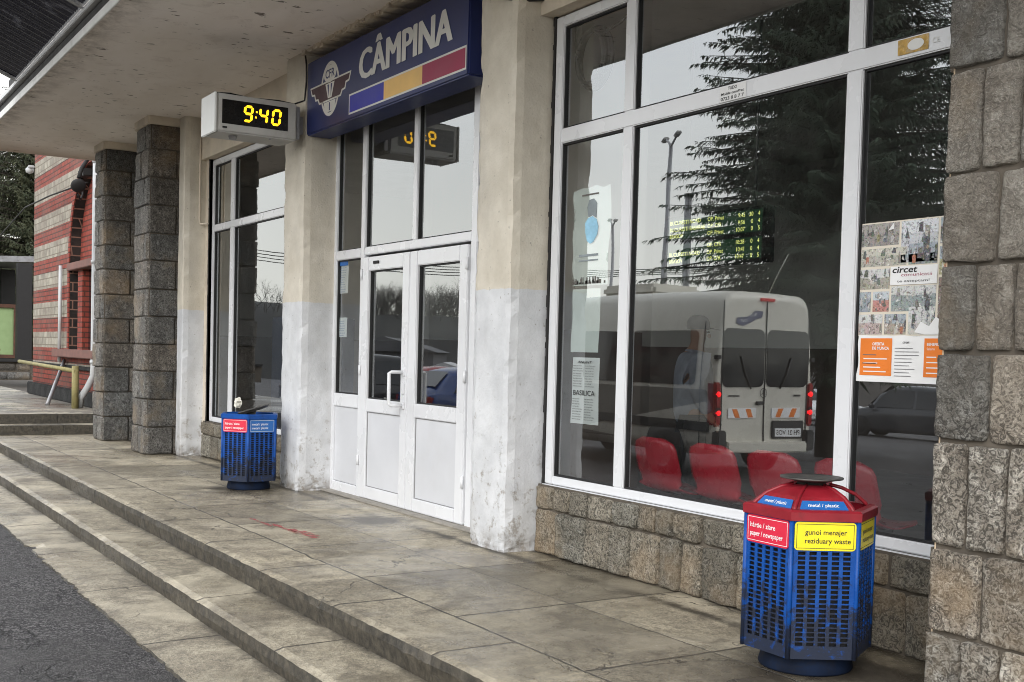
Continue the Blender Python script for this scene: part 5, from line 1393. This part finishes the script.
def make_car(loc, rz, colm, label, suv=False, group='cars parked on the forecourt'):
    t = empty('parked_car', loc, label, 'car', group, rz)
    k = 1.08 if suv else 1.0
    Hh = 1.68 if suv else 1.45
    def sec(x, w, zb, zs, roof=None, wr=None):
        top = roof if roof else zs + .03
        side = [(w * .93, zb), (w, zb + .14), (w, zs - .18), (w * .965, zs)]
        if roof: side += [(w * .95, zs + .01), (wr + .03, roof - .10), (wr - .04, roof - .02), (wr * .6, roof + .02)]
        else: side += [(w * .93, zs + .02), (w * .8, zs + .035), (w * .6, zs + .045), (w * .3, zs + .05)]
        return [(x * k, y, z) for y, z in side] + [(x * k, -y, z) for y, z in reversed(side)]
    wr = .60; b = .95 if suv else .88
    S_ = [sec(-2.10, .68, .34, b - .12), sec(-2.04, .80, .28, b - .02), sec(-1.85, .86, .24, b + .02, b + .10 if not suv else Hh - .45, .70), sec(-1.45, .875, .22, b, Hh - (.10 if not suv else .03), .62), sec(-.9, .885, .21, b, Hh - .01, wr), sec(-.2, .885, .21, b - .005, Hh, wr), sec(.35, .885, .21, b - .01, Hh - .04, wr), sec(.75, .88, .21, b - .01, Hh - .26, .66), sec(1.08, .87, .21, b - .02, b + .05, .72), sec(1.5, .85, .22, b - .10), sec(1.9, .78, .24, b - .20), sec(2.06, .66, .30, b - .30)]
    mb = MB(); loft(mb, S_); mb.build('body', colm, t)
    for s in (-1, 1):
        mb = MB()
        def yv(z): return s * (.885 * .95 + (wr + .03 - .885 * .95) * (z - b) / (Hh - .10 - b) + .012)
        z0, z1 = b + .05, Hh - .13
        for poly in ([(-1.50, z0), (-.28, z0), (-.28, z1), (-1.22, z1)], [(-.20, z0), (.92, z0), (.52, z1 - .02), (-.20, z1)]):
            mb.add([(x_ * k, yv(z_), z_) for x_, z_ in poly], [(0, 1, 2, 3)])
        mb.build('window', M['carglass'], t)
        mb = MB(); mb.box(.82 * k, .98 * k, s * .93, s * 1.04, b + .0, b + .12, .02); mb.build('wing_mirror', colm, t)
        mb = MB(); mb.box(-2.09 * k, -1.88 * k, s * .56, s * .80, b - .20, b - .04, .02); mb.build('tail_lamp', M['tailoff'], t)
        mb = MB(); mb.box(1.72 * k, 1.99 * k, s * .48, s * .72, b - .34, b - .21, .03); mb.build('headlamp', M['headl'], t)
    mb = MB(); mb.add([(1.03 * k, -.66, b + .07), (1.03 * k, .66, b + .07), (.45 * k, .54, Hh - .07), (.45 * k, -.54, Hh - .07)], [(0, 1, 2, 3)]); o = mb.build('windscreen', M['carglass'], t); o.location = (.05, 0, .05)
    mb = MB(); mb.add([(-1.78 * k, -.62, b + .12), (-1.78 * k, .62, b + .12), (-1.42 * k, .52, Hh - .14), (-1.42 * k, -.52, Hh - .14)], [(0, 1, 2, 3)]); o = mb.build('rear_window', M['carglass'], t); o.location = (-.06, 0, .05)
    for x_ in (-1.28, 1.28):
        for s in (-1, 1):
            mb = MB(); mb.lathe([(0, -.01), (.36, -.01), (.36, .012), (0, .012)], 24, (x_ * k, s * .875, .33), True, 'y'); mb.build('wheel_arch', M['trim'], t)
            wheel(t, x_ * k, s * .80, .31, .2)
    mb = MB(); mb.box(2.0 * k, 2.075 * k, -.26, .26, .38, .49); mb.box(-2.12 * k, -2.06 * k, -.26, .26, .52, .63); mb.build('number_plate', M['white'], t)
    return t
def cp(n, c): return paint(n, c, .18, .06, 2, dirt=tuple(v * .6 + .05 for v in c), dirt_amt=.25)
make_car((-22.3, -9.1, -.45), R(-90), cp('blue_car_paint', (.012, .045, .17)), 'dark blue hatchback reflected in the right-hand door pane')
make_car((-25.6, -7.8, -.45), R(-75), cp('black_car_paint', (.012, .012, .014)), 'black SUV reflected in the left-hand door pane', True)
make_car((-38.2, -36.5, -1.40), R(-60), cp('silver_car_paint', (.42, .43, .45)), 'silver car reflected just right of the minibus')
make_car((-24.6, -26.2, -1.04), R(160), cp('charcoal_car_paint', (.05, .053, .06)), 'charcoal estate car reflected low in the poster pane', True)
make_car((-30.5, -12.5, -.57), R(-95), cp('maroon_car_paint', (.22, .02, .025)), 'dark red car parked beyond the blue hatchback')
make_car((-34.5, -31.0, -1.2), R(15), cp('white_car_paint', (.66, .67, .68)), 'white car parked far across the forecourt, beyond the minibus')

# ------------------------------------------------------------------ trees, lamps, far side of the forecourt
M['bark'] = paint('bark', (.06, .048, .038), .9, .3, 6, bump=.8)
def leafmat(name, a, b_, c):
    m = Mat(name); t = m.attr(); n = m.noise(1.3, 4)
    col = m.mix(m.ramp(n, .35, .65), a, b_)
    col = m.mix(m.math('MULTIPLY', m.xyz(t)[0], .6), col, c)
    return m.fin(col, .75, spec=.15)
M['spruce'] = leafmat('spruce_needles', (.026, .040, .030), (.046, .066, .048), (.09, .115, .075))
M['conifer'] = leafmat('dark_conifer', (.022, .032, .020), (.045, .052, .028), (.09, .09, .05))
def spruce(loc, H, Rd, seed, label, m, dens=1.0, z0=1.4, group=None, droop=.25, pw=.85, fine=1.0):
    r = random.Random(seed)
    t = empty('spruce_tree', loc, label, 'tree', group)
    mb = MB(); mb.tube([(0, 0, -.2), (.03, 0, H * .3), (-.04, .03, H * .65), (0, 0, H * .99)], [.24, .19, .10, .015], 10); mb.build('trunk', M['bark'], t)
    cr = MB(); br = MB()
    z = z0
    while z < H * .985:
        f = (z - z0) / (H - z0); L0 = Rd * (1 - f) ** pw + .12
        nb = max(4, int((9 if f < .6 else 7) * dens)); ph = r.random() * 7
        for k in range(nb):
            a = ph + 2 * math.pi * k / nb + r.uniform(-.25, .25); L = L0 * r.uniform(.72, 1.12)
            d = Vector((math.cos(a), math.sin(a), 0)); p0 = Vector((0, 0, z + r.uniform(-.15, .15)))
            dr = droop * r.uniform(.7, 1.4) * (1 - f * .8)
            def P_(s): return p0 + d * (L * s) + Vector((0, 0, L * (.10 * s - dr * s * s + .10 * s ** 3)))
            br.tube([P_(0), P_(.5), P_(.95)], [.030, .018, .006], 4, cap=False)
            side = Vector((-d.y, d.x, 0)); nt = int((8 + L * 11) * fine)
            for q_ in range(nt):
                s = .12 + .88 * (q_ + r.random() * .6) / nt; c = P_(s)
                tl = (.14 + .40 * (1 - s)) * min(1.1, L * .38 + .28) * r.uniform(.6, 1.25)
                for sd in (-1, 1):
                    dirv = (side * sd * r.uniform(.5, 1) + d * r.uniform(.3, .9) + Vector((0, 0, r.uniform(-.65, -.05)))).normalized()
                    nrm = dirv.cross(Vector((r.uniform(-.6, .6), r.uniform(-.6, .6), 1))).normalized()
                    w = r.uniform(.016, .034) / fine ** .5
                    g = r.random(); cr.cur = (g, g, g)
                    e = c + dirv * tl + Vector((0, 0, -.05 * tl)); mid = c + dirv * tl * .45
                    cr.add([c, mid - nrm * w, e, mid + nrm * w], [(0, 1, 2, 3)])
                    nh = 2 if fine >= 1 else 1
                    for h_ in range(nh):
                        if r.random() < .8:
                            c2 = c + dirv * tl * r.uniform(.1, .8)
                            hv = Vector((dirv.x * .5 + r.uniform(-.4, .4), dirv.y * .5 + r.uniform(-.4, .4), -1)).normalized(); l2 = tl * r.uniform(.25, .7); nn = hv.cross(d + Vector((0, .01, 0))).normalized()
                            cr.add([c2, c2 + hv * l2 * .4 - nn * w * .8, c2 + hv * l2, c2 + hv * l2 * .4 + nn * w * .8], [(0, 1, 2, 3)])
        z += (.26 + .12 * (1 - f)) / max(.6, dens)
    br.build('branches', M['bark'], t)
    o = cr.build('crown', m, t)
    return t
spruce((-16.9, -13.9, -.65), 17.5, 4.0, 3, 'tall dark spruce rising behind the minibus in the reflection', M['spruce'], 1.75, 1.9)
spruce((-16.3, -18.6, -.80), 15.5, 3.7, 8, 'more open spruce reflected in the upper right panes', M['spruce'], .8, 2.8, droop=.33)
spruce((-12.2, -24.5, -1.0), 16.5, 4.0, 12, 'spruce standing beyond the others, reflected behind the collage poster', M['spruce'], .55, 3.0, droop=.3)
for (x_, y_, h_, r_, sd, lb) in ((-47, 4.0, 12.5, 4.2, 21, 'broad dark evergreen behind the corner of the striped wing'), (-52, .6, 11.2, 4.0, 22, 'dark evergreen at the far left edge behind the shed'), (-60, 3.5, 13.0, 4.5, 23, 'taller evergreen standing furthest back at the far left')):
    spruce((x_, y_, -.1), h_, r_, sd, lb, M['conifer'], 1.5, .8, 'evergreens behind the striped wing', droop=.12, pw=.6, fine=.9)

def bare_tree(mb, base, H, r, depth=4, thick=.14):
    def grow(p, d, L, th, lv):
        e = p + d * L; mid = p + d * L * .5 + Vector((r.uniform(-.06, .06), r.uniform(-.06, .06), 0)) * L
        mb.tube([p, mid, e], [th, th * .8, th * .55], 4 if lv > 1 else 3, cap=False)
        if lv <= 0: return
        for k in range(r.choice((2, 3, 3))):
            nd = (d + Vector((r.uniform(-.8, .8), r.uniform(-.8, .8), r.uniform(-.1, .5)))).normalized()
            grow(p + d * L * r.uniform(.6, 1), nd, L * r.uniform(.55, .8), th * .55, lv - 1)
    grow(Vector(base), Vector((r.uniform(-.08, .08), r.uniform(-.08, .08), 1)).normalized(), H * .36, thick, depth)
# wooded rise across the road: reads as one mass, a few trees one can tell apart in front
r = random.Random(5)
tl = MB()
F2 = Vector((-.846, -.532, 0)); R2 = Vector((.531, -.847, 0)); C0 = Vector((0, 4.41, 0))
for i in range(520):
    u = r.uniform(200, 1050) if i % 3 == 0 else r.uniform(340, 500); d = r.uniform(103, 135)
    p = C0 + F2 * d + R2 * ((u - 512) / 1163 * d)
    Hh = r.uniform(2.4, 5.6) * (1 if u < 560 else .8)
    bare_tree(tl, (p.x, p.y, (3.2 + (d - 104) * .05)), Hh, r, 4, .05)
tag(tl.build('woods', paint('winter_twigs', (.035, .031, .027), .9, .3, .3)), 'bare winter woodland along the far side of the road, reflected in the doors', 'woodland', None, 'stuff')
mb = MB(); n = 60; vs = []
for i in range(n + 1):
    u = -200 + 1600 * i / n
    for d, h in ((92, -1.74), (104, 4.6), (135, 6.2), (210, 7.6)):
        p = C0 + F2 * d + R2 * ((u - 512) / 1163 * d)
        vs.append((p.x, p.y, h if h < 0 else h * (.92 + .25 * noise.noise(Vector((u * .006, d * .03, 1)))) ))
fs = [(i * 4 + j, i * 4 + j + 1, i * 4 + 5 + j, i * 4 + 4 + j) for i in range(n) for j in range(3)]
mb.add(vs, fs, True); tag(mb.build('hills', paint('winter_hillside', (.016, .016, .015), .95, .4, .12)), kind='structure')
def rpt(u, d, z): p = C0 + F2 * d + R2 * ((u - 512) / 1163 * d); return Vector((p.x, p.y, z))
# low buildings over the road
def low_house(u, d, w, l, h, wallc, roofc, label, rh=1.2):
    p = rpt(u, d, -1.68); t = empty('low_building', p, label, 'building', None, R(-58))
    mb = MB(); mb.box(-w / 2, w / 2, -l / 2, l / 2, 0, h); mb.build('wall', paint('wall_' + str(int(u)), wallc, .85, .15, .6), t)
    mb = MB(); mb.prism([(-w / 2 - .3, -l / 2 - .3, h), (0, -l / 2 - .3, h + rh), (w / 2 + .3, -l / 2 - .3, h)], (0, l + .6, 0)); mb.build('roof', paint('roof_' + str(int(u)), roofc, .7, .2, .8), t)
    for k in range(max(2, int(l / 2.6))):
        y_ = -l / 2 + 1.2 + k * 2.6
        if y_ + .9 > l / 2: break
        for s in (-1, 1):
            mb = MB(); mb.box(s * w / 2, s * (w / 2 + .03), y_, y_ + .95, h * .35, h * .75); mb.build('window', M['carglass'], t)
low_house(395, 78, 6, 17, 3.0, (.09, .09, .095), (.06, .06, .065), 'long low dark building below the woods, reflected in the doors', .9)
low_house(447, 56, 5, 6, 1.75, (.30, .30, .29), (.42, .42, .42), 'small low building with a pale roof reflected above the blue car', .8)
low_house(858, 78, 6, 12, 3.0, (.16, .15, .14), (.09, .07, .06), 'grey low house reflected behind the charcoal car', 1.4)
# street lamps
def lamp(p, H, label, rz):
    t = empty('street_lamp', p, label, 'street lamp', None, rz)
    mb = MB(); mb.tube([(0, 0, 0), (.05, 0, H * .5), (.12, 0, H)], [.13, .10, .065], 10); mb.build('pole', M['steel'], t)
    for s in (-1, 1):
        mb = MB(); mb.tube([(.12, 0, H - .05), (.12, s * .6, H + .18), (.12, s * 1.35, H + .42)] if s < 0 else [(.12, 0, H - .05), (.12, s * .7, H), (.12, s * 1.3, H + .04)], [.045, .04, .035], 8); am = mb.build('arm', M['steel'], t)
        mb = MB(); mb.box(.02, .22, s * 1.25 if s < 0 else 1.25, s * 1.95, H + (.40 if s < 0 else .02), H + (.50 if s < 0 else .12), .03); mb.build('lamp_head', M['clockgrey'], am)
    return t
lamp(rpt(659, 40, -1.5), 10.1, 'tall grey double-armed street lamp reflected left of the spruce', R(-58))
lamp(rpt(606, 62, -1.68), 10.0, 'further double-armed street lamp reflected in the narrow pane by the torn poster', R(-58))
p = rpt(682, 30, -1.15); mb = MB(); mb.tube([(p.x, p.y, -1.15), (p.x, p.y, 5.5)], [.11, .085], 10); mb.lathe([(0, 0), (.12, 0), (.12, .06), (0, .06)], 12, (p.x, p.y, 5.5)); tag(mb.build('metal_post', M['steel']), 'plain grey metal post reflected beside the departure board', 'post')
# overhead wires from poles
def pole(u, d, H, lb):
    p = rpt(u, d, -1.68); mb = MB(); mb.tube([p, p + Vector((0, 0, H))], [.16, .10], 8); mb.box(p.x - .08, p.x + .08, p.y - .9, p.y + .9, p.z + H - .6, p.z + H - .45); tag(mb.build('utility_pole', M['bark']), lb, 'utility pole'); return p + Vector((0, 0, H - .4))
wa = pole(90, 62, 9.6, 'wooden utility pole far along the road, first to carry the wires'); wb = pole(740, 66, 8.9, 'wooden utility pole hidden among the spruces, last to carry the wires')
for k, lb in ((-.8, 'topmost sagging overhead wire reflected in the panes above the doors'), (-.25, 'second sagging overhead wire reflected above the doors'), (.3, 'third sagging overhead wire reflected above the doors'), (.85, 'lowest sagging overhead wire reflected above the doors')):
    mb = MB(); off = Vector((0, k, -.28 * (k + .8)))
    mb.tube([wa.lerp(wb, i / 24) + off + Vector((0, 0, -1.1 * 4 * (i / 24) * (1 - i / 24))) for i in range(25)], .022, 4)
    tag(mb.build('overhead_wire', M['matblack']), lb, 'wire', 'overhead wires across the road')

# ------------------------------------------------------------------ daylight, camera
w = bpy.data.worlds.new('World'); sc.world = w; w.use_nodes = True
nt = w.node_tree; bg = nt.nodes['Background']
sky = nt.nodes.new('ShaderNodeTexSky'); sky.sky_type = 'NISHITA'; sky.sun_disc = False
EL, AZ = 32.0, 138.0     # soft sun behind cloud, over the forecourt
sky.sun_elevation = R(EL); sky.sun_rotation = R(AZ); sky.air_density = 1.2; sky.dust_density = 4.0; sky.ozone_density = 1.0
hs = nt.nodes.new('ShaderNodeHueSaturation'); hs.inputs['Saturation'].default_value = .22; hs.inputs['Value'].default_value = 1.0
nt.links.new(sky.outputs[0], hs.inputs['Color'])
# cloud sheet: evens the sky towards white
tc = nt.nodes.new('ShaderNodeTexCoord'); ns = nt.nodes.new('ShaderNodeTexNoise'); ns.inputs['Scale'].default_value = 1.6; ns.inputs['Detail'].default_value = 5
nt.links.new(tc.outputs['Generated'], ns.inputs['Vector'])
cl = nt.nodes.new('ShaderNodeMapRange'); cl.inputs[1].default_value = .3; cl.inputs[2].default_value = .7; cl.inputs[3].default_value = 16.5; cl.inputs[4].default_value = 22
nt.links.new(ns.outputs['Fac'], cl.inputs[0])
cc = nt.nodes.new('ShaderNodeVectorMath'); cc.operation = 'SCALE'; cc.inputs[0].default_value = (.975, .995, 1.03)
nt.links.new(cl.outputs[0], cc.inputs['Scale'])
sx = nt.nodes.new('ShaderNodeSeparateXYZ'); nt.links.new(tc.outputs['Generated'], sx.inputs[0])
hr = nt.nodes.new('ShaderNodeMapRange'); hr.inputs[1].default_value = 0.0; hr.inputs[2].default_value = .32; nt.links.new(sx.outputs[2], hr.inputs[0])
hm = nt.nodes.new('ShaderNodeMix'); hm.data_type = 'RGBA'; nt.links.new(hr.outputs[0], hm.inputs[0]); hm.inputs[6].default_value = (1.12, 1.10, .99, 1); hm.inputs[7].default_value = (.955, .99, 1.04, 1)
nt.links.new(hm.outputs[2], cc.inputs[0])
mxw = nt.nodes.new('ShaderNodeMix'); mxw.data_type = 'RGBA'; mxw.inputs[0].default_value = .82
nt.links.new(hs.outputs[0], mxw.inputs[6]); nt.links.new(cc.outputs[0], mxw.inputs[7])
nt.links.new(mxw.outputs[2], bg.inputs['Color']); bg.inputs['Strength'].default_value = .15
sd = bpy.data.lights.new('sun', 'SUN'); sd.energy = 1.5; sd.angle = R(25); sd.color = (1, .96, .90)
so = bpy.data.objects.new('sun', sd); COL.objects.link(so)
# NISHITA: rotation measured clockwise from +Y
az = R(AZ); dirv = Vector((math.sin(az) * math.cos(R(EL)), math.cos(az) * math.cos(R(EL)), math.sin(R(EL))))
so.rotation_euler = (-dirv).to_track_quat('-Z', 'Y').to_euler(); so.location = (0, -20, 20)

cam = bpy.data.cameras.new('camera'); co = bpy.data.objects.new('camera', cam); COL.objects.link(co); sc.camera = co
Fv = Vector((-0.84598298, 0.53173814, -0.03958988)); Rv = Vector((0.53109723, 0.84690814, 0.0261214)); Uv = Vector((-0.04741874, -0.00107218, 0.99887452))
mt = Matrix((Rv, Uv, -Fv)).transposed().to_4x4(); mt.translation = Vector((0, -4.34637, 1.31752)); co.matrix_world = mt
cam.sensor_width = 36; cam.lens = 1163.62 * 36 / 1024; cam.shift_y = (400.88 - 341) / 1024; cam.clip_start = .05; cam.clip_end = 3000
sc.view_settings.view_transform = 'Standard'; sc.view_settings.look = 'None'; sc.view_settings.exposure = 0; sc.view_settings.gamma = 1
cy = sc.cycles; cy.filter_width = 1.0; cy.max_bounces = 10; cy.diffuse_bounces = 4; cy.glossy_bounces = 4; cy.transparent_max_bounces = 12; cy.transmission_bounces = 4
cy.use_denoising = True; cy.sample_clamp_indirect = 6; cy.caustics_reflective = False; cy.caustics_refractive = False
